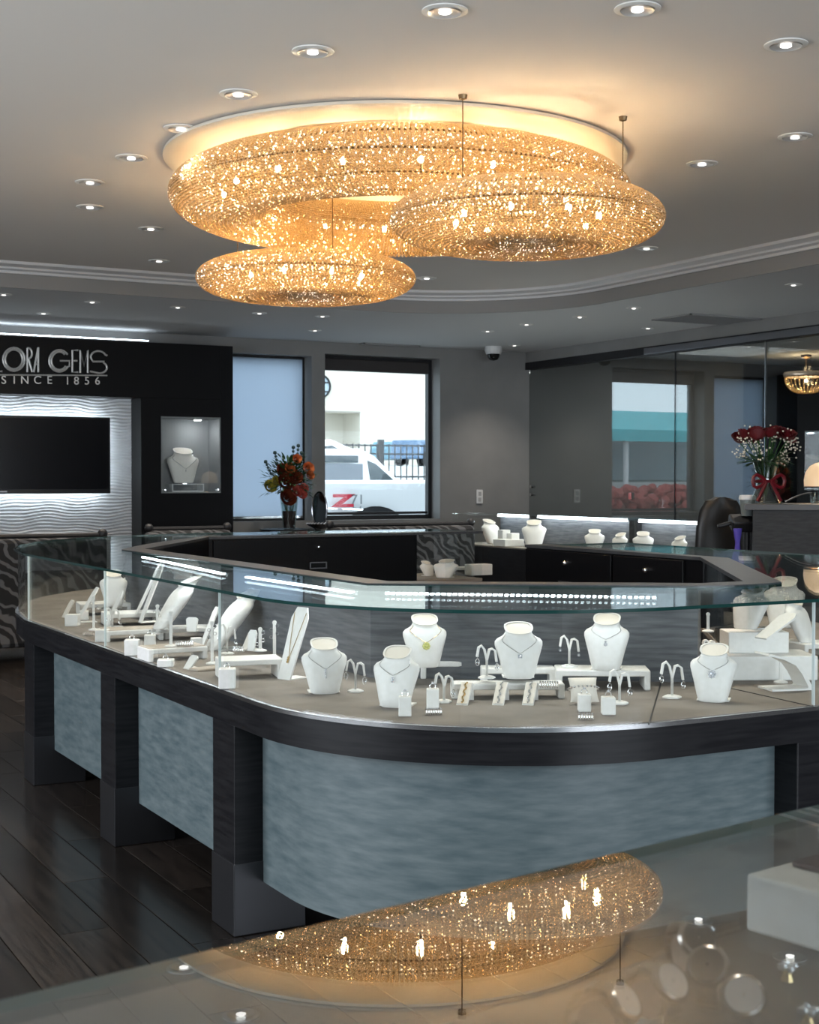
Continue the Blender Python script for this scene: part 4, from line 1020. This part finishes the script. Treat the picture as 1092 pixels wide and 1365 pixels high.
# person-less office stool with coffee machine look: black chair, cup
p = onz(968, 850, 0); cp = ond(966, 740, 11.2); 
t = thing('office_chair', 'black high-backed office chair beside the reception counter', 'chair', (cp.x+.34, cp.y+.36, 0), FC)
MB().box(-.20, .24, -.22, .25, .52, .60).build('seat', BLACKM, t, bevel=.03)
rings = [[(x_*w_, y_*.05+.22, z_) for x_, y_ in [(math.cos(2*PI*i/20), math.sin(2*PI*i/20)) for i in range(20)]] for z_, w_ in ((.62, .16), (.7, .20), (.9, .22), (1.1, .21), (1.25, .18), (1.33, .13), (1.36, .04))]
MB().loft(rings).build('backrest', pmat('black_leather', (.012, .012, .013), .35), t, smooth=True)
for s_ in (-1, 1):
    a_ = MB().tube([(s_*.24, .2, .62), (s_*.26, .0, .80), (s_*.26, -.2, .80)], .02, 8).build('armrest', BLACKM, t, smooth=True)
MB().tube([(0, 0, .1), (0, 0, .52)], .03, 10).build('gas_lift', STEEL, t)
for k in range(5):
    q = 2*PI*k/5; MB().tube([(0, 0, .12), (.28*math.cos(q), .28*math.sin(q), .06)], .02, 6).build('leg', BLACKM, t)
    MB().ball((.28*math.cos(q), .28*math.sin(q), .03), .03, 8, 5).build('caster', BLACKM, t)
sd = thing('cash_machine', 'black boxy card terminal on a pole beside the counter end', 'terminal', (cp.x-.02, cp.y-.28, 0), FC)
MB().tube([(0, 0, .02), (0, 0, 1.12)], .02, 8).build('pole', BLACKM, sd); MB().lathe([(.001, 0), (.16, 0), (.15, .02), (.001, .025)], 20).build('base', BLACKM, sd)
MB().cbox((0, 0, 1.17), (.26, .18, .09), M=Matrix.Rotation(R(20), 4, 'X')).build('housing', BLACKM, sd, bevel=.015)
MB().cbox((-.17, 0, 1.16), (.12, .05, .03), M=Matrix.Rotation(R(-15), 4, 'Y')).build('side_handle', BLACKM, sd, bevel=.01)
cu_ = thing('takeaway_cup', 'clear plastic cup with white lid on the black terminal', 'cup', (cp.x-.02, cp.y-.28, 1.225), FC)
MB().lathe([(.001, 0), (.045, 0), (.06, .13), (.057, .13), (.042, .006), (.001, .006)], 20).build('cup_body', pmat('grey_cup', (.22, .25, .25), .2), cu_, smooth=True)
MB().lathe([(.064, .125), (.066, .14), (.058, .16), (.001, .162)], 20).build('lid', pmat('white_lid', (.75, .75, .75), .4), cu_, smooth=True)
p = ond(990, 715, 10.55)
m = MB(); rings = []
for k in range(7):
    z = k*.05; rings.append([(( .035+.02*math.sin(k*1.3))*math.cos(2*PI*i/12)*(1.3-k*.1), .02*math.sin(2*PI*i/12), z) for i in range(12)])
m.loft(rings); o = tag(m.build('purple_cloth', pmat('purple_cloth', (.10, .07, .45), .7), smooth=True), 'purple cloth hanging at the end of the reception counter', 'cloth'); o.location = (rx-.05, ry+.02, .84)

# office chandelier beyond the glass
p = onz(1075, 473, ZS)
t = thing('basket_chandelier', 'small basket crystal chandelier with gold rim beyond the glass partition', 'chandelier', (p.x, p.y, ZS))
GD = pmat('antique_gold', (.75, .5, .28), .25, 1.0)
MB().lathe([(.001, 0), (.07, 0), (.06, -.03), (.02, -.05), (.001, -.05)], 16).build('canopy', GD, t, smooth=True)
MB().tube([(0, 0, -.05), (0, 0, -.24)], .01, 6).build('chain', GD, t)
MB().lathe([(.27, -.22), (.285, -.24), (.285, -.27), (.27, -.285), (.255, -.27), (.255, -.24), (.27, -.22)], 36).build('rim', pmat('crystal_rim', (.75, .62, .5), .2, .3), t, smooth=True)
for k in range(28):
    q = 2*PI*k/28; m = MB()
    for j in range(12):
        f = j/11; rr_ = .265*math.cos(f*PI/2)**.7 if f < 1 else .01; m.ico((rr_, 0, -.285-.20*math.sin(f*PI/2)), .012, Euler((j, k, j*2)).to_matrix())
    if k == 0: me0 = m.mesh('crystal_strand', BEAD, recalc=False)
    link('crystal_strand', me0, t, rot=(0, 0, q))
l = lamp('basket_light', 'POINT', (0, 0, -.34), 14, (1.0, .72, .42), shadow_soft_size=.05); l.parent = t
link('bulb', MB().ball((0, 0, -.33), .02).mesh('bulb', emat('basket_bulb', (1, .8, .5), 60)), t)
l = lamp('basket_uplight', 'POINT', (0, 0, -.18), 3, (1.0, .66, .36), shadow_soft_size=.05); l.parent = t
lamp('office_light', 'AREA', (11.7, 13.2, 3.05), 60, (1, .95, .9), size=1.2)

# ================================================================ SEATING, SIDE TABLE, FLOWERS BY THE WINDOW
ZEB = pmat('zebra_fabric', rough=.7); nt = ZEB.node_tree; b = nt.nodes['Principled BSDF']
tc = nt.nodes.new('ShaderNodeTexCoord'); wv = nt.nodes.new('ShaderNodeTexWave'); wv.inputs['Scale'].default_value = 5.5; wv.inputs['Distortion'].default_value = 9; wv.inputs['Detail'].default_value = 1.5; wv.inputs['Detail Scale'].default_value = 1.2; wv.bands_direction = 'DIAGONAL'
cr = nt.nodes.new('ShaderNodeValToRGB'); cr.color_ramp.interpolation = 'EASE'; cr.color_ramp.elements[0].position = .55; cr.color_ramp.elements[1].position = .8
cr.color_ramp.elements[0].color = (.006, .006, .007, 1); cr.color_ramp.elements[1].color = (.10, .10, .105, 1)
nt.links.new(tc.outputs['Object'], wv.inputs[0]); nt.links.new(wv.outputs[0], cr.inputs[0]); nt.links.new(cr.outputs[0], b.inputs['Base Color'])
def settee(x, y, w, h, label, rz=0):
    t = thing('zebra_settee', label, 'settee', (x, y, 0), rz, 'zebra-striped settees'); d = .75
    MB().box(-w/2, w/2, -.12, 0, .12, h-.03).build('back', ZEB, t, bevel=.04)
    MB().box(-w/2, w/2, .0, d, .12, .42).build('seat_frame', ZEB, t, bevel=.03)
    MB().box(-w/2+.06, w/2-.06, .02, d-.02, .42, .52).build('seat_cushion', ZEB, t, bevel=.04)
    for s_ in (-1, 1): MB().box(min(s_*w/2, s_*(w/2-.12)), max(s_*w/2, s_*(w/2-.12)), 0, d-.04, .12, .68).build('arm', ZEB, t, bevel=.04)
    MB().tube([(-w/2+.02, -.06, h-.015), (w/2-.02, -.06, h-.015)], .022, 8).build('top_rail', BLACKM, t, smooth=True)
    for s_ in (-1, 1): MB().ball((s_*(w/2-.03), -.06, h-.005), .045, 10, 6).build('finial', BLACKM, t, smooth=True)
    for sx in (-1, 1):
        for yy in (-.06, d-.08): MB().lathe([(.02, 0), (.035, .13), (.001, .13)], 10, (sx*(w/2-.08), yy, 0)).build('leg', BLACKM, t)
p = onz(0, 876, 0)
settee(2.55, 11.9, 2.0, 1.05, 'zebra-striped settee with black rail at the left edge, seen from behind')
settee(4.72, 13.1, .85, 1.05, 'zebra-striped armchair behind the left arm of the island')
settee(6.95, 12.9, 1.7, 1.06, 'zebra-striped settee below the windows, only its top showing')
tb = thing('side_table', 'tall small dark table by the window under the mixed flowers', 'table', (6.42, 14.45, 0))
MB().lathe([(.001, .93), (.34, .93), (.34, .96), (.001, .96)], 28).build('tabletop', BLACK, tb, smooth=True)
MB().lathe([(.22, 0), (.22, .02), (.03, .05), (.03, .93), (.001, .93)], 16).build('pedestal', BLACK, tb, smooth=True)
vp = Vector((6.40, 14.45, .96))
vase(vp, [(.001, 0), (.07, 0), (.085, .18), (.105, .36), (.10, .36), (.08, .18), (.065, .012), (.001, .012)], 'straight glass vase with the mixed orange flowers by the window', (.075, .2))
t = thing('flower_bouquet', 'mixed bouquet of orange and yellow flowers against the shaded window', 'flowers', vp+Vector((0, 0, .32)))
m = MB(); 
for k in range(520):
    a = random.random()*2*PI; e = random.uniform(-.5, 1.3); rr_ = random.uniform(.08, .26); q = Vector((rr_*math.cos(a)*math.cos(e)*1.05, rr_*math.sin(a)*math.cos(e), .20+rr_*math.sin(e)*1.15))
    leaf(m, q, (math.cos(a), math.sin(a), math.sin(e)+random.uniform(-.3, .5)), random.uniform(.06, .12), .016)
o = m.build('foliage', LEAF, t, recalc=False); o['kind'] = 'stuff'
m = MB()
for k in range(12): m.tube([(0, 0, -.28), (.1*math.cos(k), .1*math.sin(k), .15)], .004, 5)
m.build('stems', STEM, t)
cols = {'orange_bloom': (.55, .16, .05), 'yellow_bloom': (.50, .42, .06), 'coral_bloom': (.60, .13, .10), 'rust_bloom': (.16, .03, .01)}
fl_ = [(-.20, .10, 'yellow_bloom', .06), (-.13, .16, 'yellow_bloom', .045), (.02, .30, 'orange_bloom', .05), (.10, .40, 'orange_bloom', .045), (.22, .30, 'orange_bloom', .055), (.24, .22, 'orange_bloom', .04), (.10, .05, 'coral_bloom', .055), (.15, .02, 'coral_bloom', .05), (.17, .08, 'coral_bloom', .045), (-.02, .15, 'rust_bloom', .08), (.08, .2, 'rust_bloom', .07), (0, -.02, 'rust_bloom', .08), (-.06, .28, 'rust_bloom', .06)]
fwd = Vector((-math.sin(YAW), -math.cos(YAW), 0))
for a, z, c, r_ in fl_:
    m = MB(); petal_rose(m, (0, 0, 0), r_, Matrix.Rotation(R(70), 3, Vector((1, 0, 0)))); o = m.build(c, pmat(c, cols[c], .55), t, smooth=True, recalc=False)
    o.location = RT*a+fwd*.17*(1-abs(a)*1.5)+Vector((0, 0, z+.05))
m = MB()
for bx, h_ in ((-.19, .52), (.09, .60), (.13, .52), (-.30, .42), (.03, .58)):
    pts = [Vector((bx*.4, -.05, .2)), Vector((bx*.8, -.05, h_*.7)), Vector((bx, -.05, h_))]; m.tube(pts, .004, 5)
    for k in range(5): q = pts[1].lerp(pts[2], k/4); m.ico(q, .018+.006*(k == 4))
m.build('tall_sprigs', pmat('dark_sprig', (.02, .05, .05), .6), t)
# oval mirror on the table
t = thing('table_mirror', 'oval tabletop mirror with slim chrome frame right of the flowers', 'mirror', (6.70, 14.30, .96), FC-.55)
pts = [(.10*math.cos(2*PI*k/32), 0, .22+.19*math.sin(2*PI*k/32)) for k in range(32)]
MB().tube(pts, .009, 8, closed=True).build('mirror_frame', pmat('dark_chrome', (.25, .25, .27), .15, 1), t, smooth=True)
n = 32; MB().add([(x*.97, 0, z) for x, y, z in pts]+[(x*.97, .004, z) for x, y, z in pts], [tuple(range(n)), tuple(range(n, 2*n))[::-1]]).build('mirror_glass', pmat('dim_mirror', (.22, .25, .28), .12, 1), t)
MB().lathe([(.001, 0), (.06, 0), (.05, .01), (.01, .02), (.01, .035), (.001, .035)], 16).build('base', CHROME, t)
# decorative metal bird/bowl at table
t = thing('trinket_bowl', 'low dark bowl with sparkling trim on the window table', 'bowl', (6.62, 14.12, .96))
MB().lathe([(.001, .0), (.05, 0), (.14, .05), (.15, .065), (.13, .055), (.001, .012)], 24).build('dish', pmat('pewter', (.2, .2, .22), .2, 1), t, smooth=True)
m = MB()
for k in range(26): m.ico((.146*math.cos(2*PI*k/26), .146*math.sin(2*PI*k/26), .068), .008)
m.build('crystal_trim', GEM, t)

# ================================================================ FOREGROUND COUNTER
A_ = Vector((.23-.95*1.6, 1.01-.17*1.6, 0)); B_ = Vector((1.18+.95*.9, 1.18+.17*.9, 0)); dd = (B_-A_); Lf = dd.length; ang = math.atan2(dd.y, dd.x)
fc = thing('foreground_counter', 'glass-topped display counter in the near foreground reflecting the crystal rings', 'display counter', A_, ang)
DP = .62   # depth towards the camera
m = MB().box(-.01, Lf, -DP, 0, TOP-.010, TOP); 
m.mi = [0, 0, 1, 1, 1, 1]; m.build('glass_top', [GLF, EDGE], fc)
MB().box(0, Lf, -.018, -.010, 1.03, TOP-.010).build('front_glass', GL, fc)
MB().box(0, Lf, -DP, -.02, .99, 1.03).build('deck', noisecol(pmat('dark_taupe_deck', rough=.7), 6, (.035, .028, .024), (.05, .042, .036)), fc)
MB().box(.0, Lf, -DP, -.005, .70, .99).build('apron', DWOOD, fc)
MB().box(.05, Lf-.05, -DP, -.12, .0, .70).build('cabinet_body', PANEL, fc)
MB().box(.0, Lf, -DP, -DP+.02, 1.03, TOP-.010).build('rear_panel', DWOOD, fc)
a = ond(620, 1300, 1.05)
def FG(px, py, z): p = onz(px, py, z); return (p.x, p.y, z)
# white riser with dark stand at right
p = FG(1060, 1178, 1.09)
FA = ang
def FL(x, y, z): q = A_+dd.normalized()*x+Vector((-dd.y, dd.x, 0)).normalized()*y; return (q.x, q.y, z)
rs = riser(FL(2.455, -.078, 1.031), .235, .105, .060, FA, 'rounded white riser in the foreground counter at the right edge', legs_=False)
t = thing('small_dark_stand', 'dark burgundy stand with a jewel on the foreground riser', 'stand', FL(2.43, -.06, 1.0915), FA)
BR = pmat('burgundy_leather', (.05, .012, .014), .4)
MB().prism([(-.035, -.02), (.035, -.02), (.035, .02), (-.035, .02)], 0, .006).build('base', BR, t, bevel=.002); MB().tube([(0, 0, .006), (0, 0, .026)], .004, 8).build('stem', BR, t)
m = MB(); [m.ico((.008*math.cos(k), .006*math.sin(k), .030+.003*(k % 3)), .004) for k in range(7)]; m.build('jewel', GEM, t)
# watches
WD = pmat('watch_dial', (.02, .02, .025), .15); WM = pmat('watch_dial_pale', (.55, .52, .5), .2)
def watch(px, py, rz, label, dial=WD, strap=pmat('watch_steel', (.45, .42, .38), .25, 1)):
    z = 1.031; p = FG(px, py, 1.065)
    t = thing('wristwatch', label, 'watch', (p[0], p[1], z), rz, 'wristwatches in the foreground counter')
    m = MB(); n = 22
    for k in range(n):
        a = 2*PI*(k+.5)/n
        if abs(a-PI*1.25) < .40 and False or abs(a-2.45) < .45: continue
        c = Vector((0, .026*math.cos(a), .029+.026*math.sin(a))); m.cbox(c, (.017, .0058, .0035), M=Matrix.Rotation(a+PI/2, 4, 'X'))
    m.build('bracelet', strap, t)
    q = MB().lathe([(.001, 0), (.0175, 0), (.019, .003), (.0175, .007), (.015, .008)], 24).build('case', pmat('watch_case', (.35, .32, .30), .2, 1), t, smooth=True); q.location = (0, -.0185, .0455); q.rotation_euler = (R(50), 0, 0)
    q = MB().lathe([(.015, .0075), (.001, .0076)], 24).build('dial', dial, t); q.location = (0, -.0185, .0455); q.rotation_euler = (R(50), 0, 0)
    MB().tube([(-.007, 0, .029), (.007, 0, .029)], .017, 14).build('cuff_pillow', pmat('taupe_cuff', (.16, .12, .10), .6), t, smooth=True)
watch(915, 1262, -.2, 'steel wristwatch at the back of the foreground counter group')
watch(950, 1298, -.9, 'dark-dialled wristwatch in the middle of the foreground group', WD)
watch(868, 1322, .2, 'pale-dialled steel wristwatch left in the foreground counter', WM)
watch(990, 1338, -.7, 'wristwatch nearest the right corner of the foreground counter', WM)
watch(800, 1350, .5, 'steel wristwatch farthest left in the foreground counter', WM)
for i, (px, py, lab) in enumerate(((925, 1243, 'white price tag behind the foreground watches'), (860, 1345, 'white price tag left of the foreground watches'))):
    p = FG(px, py, 1.05); o = tag(MB().cbox((0, 0, .012), (.03, .0012, .02), M=Matrix.Rotation(R(-20), 4, 'X')).build('price_tag', WHITEL), lab, 'price tag'); o.location = (p[0], p[1], 1.031); o.rotation_euler = (0, 0, FC)
for px, py, lab in ((940, 1238, 'small crystal-topped knob behind the foreground watches'), (1050, 1287, 'small crystal-topped knob right of the foreground watches'), (1078, 1345, 'silver jewelled ball at the lower right corner')):
    p = FG(px, py, 1.045); t = thing('jewelled_knob', lab, 'ornament', (p[0], p[1], 1.031)); MB().lathe([(.001, 0), (.007, 0), (.004, .008), (.001, .01)], 12).build('foot', GOLD, t); m = MB(); [m.ico((.006*math.cos(k*1.1), .006*math.sin(k*1.1), .012+.002*(k % 2)), .004) for k in range(6)]; m.build('crystals', GEM, t)

# ================================================================ OUTSIDE
GR = struct(MB().box(-60, 80, YF+.31, 90, -.35, -.20).build('ground_outside', noisecol(pmat('asphalt', rough=.9), 3, (.42, .43, .44), (.5, .51, .52))))
BLD = pmat('pale_stucco', (.66, .62, .54), .9)
bb = thing('beige_building', 'large pale beige building beyond the lot with a recessed entrance', 'building', (0, 100, 2.0))
q = onY(480, 550, 100); zo = q.z-2.0; xo = q.x
m = MB(); m.box(xo, xo+32, 0, 8, -2.5, 34).box(xo-22, xo, 0, 8, zo, 34).box(xo-22, xo, 3, 8, -2.5, zo); m.build('wall', BLD, bb)
MB().box(xo-22, xo, -.06, 0, zo-.05, zo+.08).build('soffit_edge', pmat('soffit_line', (.35, .32, .28), .8), bb)
q = onY(425, 515, 100); RS = .95
rg = MB().lathe([(RS*.88, -.08), (RS, -.08), (RS, .08), (RS*.88, .08), (RS*.88, -.08)], 40).build('round_sign_ring', BLACKM, bb, smooth=True); rg.matrix_local = Matrix.Translation((q.x, -.15, q.z-2)) @ Matrix.Rotation(R(90), 4, 'X')
rg = MB().lathe([(.001, 0), (RS*.88, 0), (RS*.88, .03), (.001, .03)], 40).build('round_sign_face', pmat('sign_blue', (.45, .55, .62), .5), bb); rg.matrix_local = Matrix.Translation((q.x, -.08, q.z-2)) @ Matrix.Rotation(R(90), 4, 'X')
for z in (-.4, .3): MB().cbox((q.x+.1, -.2, q.z-2+z), (1.5, .05, .1)).build('round_sign_bar', BLACKM, bb)
TEAL = pmat('teal_awning', (.05, .42, .46), .6)
tb_ = thing('awning_building', 'low building with a teal canopy, seen only as a reflection in the glass', 'building', (-9, 31, -.2))
MB().box(0, 13, 2, 6, 0, 3.2).build('wall', pmat('pale_blue_wall', (.5, .56, .6), .8), tb_); m = MB().extrude([(-1.6, 2.7), (2.2, 3.4), (2.2, 3.7), (-1.6, 3.0)], 0, 12); m.build('canopy', TEAL, tb_)
for k in range(5): MB().tube([(1+k*2.6, -1.3, 0), (1+k*2.6, -1.3, 2.8)], .07, 8).build('post', pmat('white_post', (.7, .7, .7), .5), tb_)
hd = MB(); 
for k in range(900):
    q = Vector((random.uniform(-6, 1), 27+random.uniform(0, 1.4), random.uniform(-.2, 1.3))); hd.ico(q, .14)
o = tag(hd.build('red_hedge', pmat('red_leaves', (.30, .05, .04), .8)), 'reddish hedge seen only as a reflection in the glass', 'hedge')
WP = pmat('white_car_paint', (.80, .82, .84), .25, 0, Coat_Weight=.5); BP = pmat('blue_car_paint', (.06, .14, .26), .3, 0, Coat_Weight=.5); CG = pmat('car_glass', (.06, .08, .09), .08); TY = pmat('tyre', (.015, .015, .016), .8)
def wheel(parent, x, y, z, r, w=.24):
    o = MB().lathe([(r*.62, -w/2), (r*.95, -w/2), (r, -w*.35), (r, w*.35), (r*.95, w/2), (r*.62, w/2), (r*.62, -w/2)], 28).build('wheel', TY, parent, smooth=True); o.location = (x, y, z); o.rotation_euler = (R(90), 0, 0)
    m = MB().lathe([(.001, -w*.3), (r*.2, -w*.32), (r*.2, 0), (.001, 0)], 12)
    for k in range(6): m.cbox((r*.36*math.cos(k*PI/3), r*.36*math.sin(k*PI/3), -w*.1), (r*.55, r*.13, .03), k*PI/3)
    h = m.build('hub', STEEL, o); h.rotation_euler = (0, 0, 0)
def car(name, label, loc, rz, L_, W_, prof, glass, paint, wr, wx, ar=None, az=None):
    """prof: closed side outline (x,z) with glass: list of side windows polygons"""
    t = thing(name, label, 'car', loc, rz)
    n = len(prof); zmax = max(p[1] for p in prof)
    def yy(z, s): return s*W_/2*(1-.16*max(0, (z-.95)/(zmax-.95)))
    vs = [(x, yy(z, -1), z) for x, z in prof]+[(x, yy(z, 1), z) for x, z in prof]
    MB().add(vs, [tuple(range(n)), tuple(range(n, 2*n))[::-1]]+[((i+1) % n, i, i+n, (i+1) % n+n) for i in range(n)]).build('body', paint, t, bevel=.05)
    for g_ in glass:
        k = len(g_)
        for s in (-1, 1):
            m = MB(); m.add([(x, yy(z, s)+s*.012, z) for x, z in g_]+[(x, yy(z, s)-s*.03, z) for x, z in g_], [tuple(range(k)), tuple(range(k, 2*k))[::-1]]+[((i+1) % k, i, i+k, (i+1) % k+k) for i in range(k)]); m.build('side_window', CG, t)
    for x in wx:
        for s in (-1, 1):
            wheel(t, x, s*(W_/2-.10), wr, wr)
            o = MB().lathe([(.001, -.005), (ar or wr*1.18, -.005), (ar or wr*1.18, .005), (.001, .005)], 30).build('wheel_arch', BLACKM, t); o.location = (x, s*(W_/2+.004), az or wr*1.02); o.rotation_euler = (R(90), 0, 0)
    return t
# near white pickup (bed side towards the window)
TX = 7.5
tk = car('white_pickup_truck', 'white pickup truck parked close outside the clear window, bed side in view', (TX, 18.6, -.2), 0, 6, 1.95,
    [(0, .55), (0, 1.70), (3.75, 1.70), (3.85, 2.15), (4.0, 2.22), (4.8, 2.2), (5.5, 1.66), (6.8, 1.55), (6.95, .9), (6.9, .5)], [[(4.0, 1.74), (4.05, 2.08), (4.7, 2.08), (5.15, 1.74)]], WP, .42, (1.62, 5.7), .62, .72)
me = textmesh('Z', .27, .004, .014); me.materials.clear(); me.materials.append(pmat('decal_red', (.62, .03, .06), .5)); o = link('decal_letter', me, tk)
q = onY(458, 675, 17.6); o.location = (q.x-TX, -.985, q.z+.2); o.rotation_euler = (R(90), 0, 0); o.scale = (1.7, .85, 1)
DG = pmat('decal_grey', (.25, .27, .29), .5)
me = textmesh('71', .24, .004); me.materials.clear(); me.materials.append(DG); o = link('decal_letter', me, tk); q = onY(475, 672, 17.6); o.location = (q.x-TX+.03, -.985, q.z+.2+.0); o.rotation_euler = (R(90), 0, 0); o.scale = (.9, .8, 1)
me = textmesh('4x4', .11, .004); me.materials.clear(); me.materials.append(DG); o = link('decal_letter', me, tk); q = onY(476, 675, 17.6); o.location = (q.x-TX, -.985, q.z+.2-.07); o.rotation_euler = (R(90), 0, 0)
# white cab beyond, seen from the rear
w2_ = car('white_crew_cab', 'white cab of a second vehicle behind the near pickup', (9.8, 22.9, -.2), 0, 5, 1.9,
    [(-1.2, .5), (-1.2, 1.5), (-1.0, 2.2), (1.35, 2.25), (1.62, 2.12), (2.15, 1.62), (3.2, 1.55), (3.3, .5)], [[(1.50, 1.68), (1.46, 2.04), (1.62, 1.98), (2.0, 1.66)]], WP, .4, (-.3, 2.3))
MB().box(.4, 1.30, -.97, -.94, 1.62, 1.98).build('tinted_panel', pmat('grey_tint', (.16, .18, .21), .3), w2_)
MB().box(.4, 1.22, -.95, -.90, 2.0, 2.12).build('rear_glass', CG, w2_)
car('white_sedan', 'white car roof beyond the white cab', (12.4, 27.5, -.2), 0, 4.5, 1.8, [(-2, .5), (-2, 1.2), (-1.4, 2.3), (.4, 2.55), (1.3, 2.2), (1.8, 1.7), (2.6, 1.2), (2.6, .5)], [[(-1.0, 1.8), (-.8, 2.25), (.4, 2.42), (1.1, 2.1), (1.4, 1.8)]], WP, .4, (-1.2, 1.8))
q = onY(520, 619, 86); c_ = car('blue_hatchback', 'teal blue hatchback parked beyond the fence', (q.x, 86, q.z), .9, 3.2, 1.7, [(-1.7, .25), (-1.65, .85), (-1.1, 1.25), (.3, 1.3), (1.0, .9), (1.7, .75), (1.7, .25)], [[(-1.0, .85), (-.8, 1.18), (.25, 1.2), (.75, .85)]], pmat('teal_blue_paint', (.10, .24, .32), .3), .30, (-1.0, 1.0))
c_.scale = (1.2,)*3
q = onY(563, 621, 84); c_ = car('dark_blue_suv', 'dark blue off-road car beyond the fence at the right', (q.x, 84, q.z), .5, 4, 1.8, [(-1.8, .35), (-1.8, 1.35), (.4, 1.40), (.8, 1.3), (1.1, .95), (2.0, .9), (2.0, .35)], [[(.1, .95), (.1, 1.3), (.5, 1.3), (.8, .95)]], BP, .38, (-.9, 1.3)); c_.scale = (1.25,)*3
# retaining ground for the upper lot and the iron fence
m = MB().extrude([(30.2, -.2), (30.2, 1.45), (84, 2.45), (106, 2.8), (106, -.2)], -10, 110); struct(m.build('ground_upper_lot', pmat('concrete_lot', (.5, .5, .49), .9)))
fn = thing('iron_fence', 'black iron picket fence between the car parks', 'fence', (0, 30.0, -.2))
fx0, fx1 = 13.0, 18.6
for z in (1.78, 2.32, 2.52): MB().box(fx0, fx1, -.015, .015, z-.02+.2*0, z+.02).build('rail', BLACKM, fn)
pk = MB().box(-.012, .012, -.012, .012, 1.68, 2.56).mesh('picket', BLACKM); k = 0; x = fx0
while x < fx1: link('picket', pk, fn, loc=(x, 0, 0)); x += .16
for x in (13.1, 15.66, 18.2): MB().box(x-.06, x+.06, -.06, .06, 0, 2.66).build('post', BLACKM, fn)
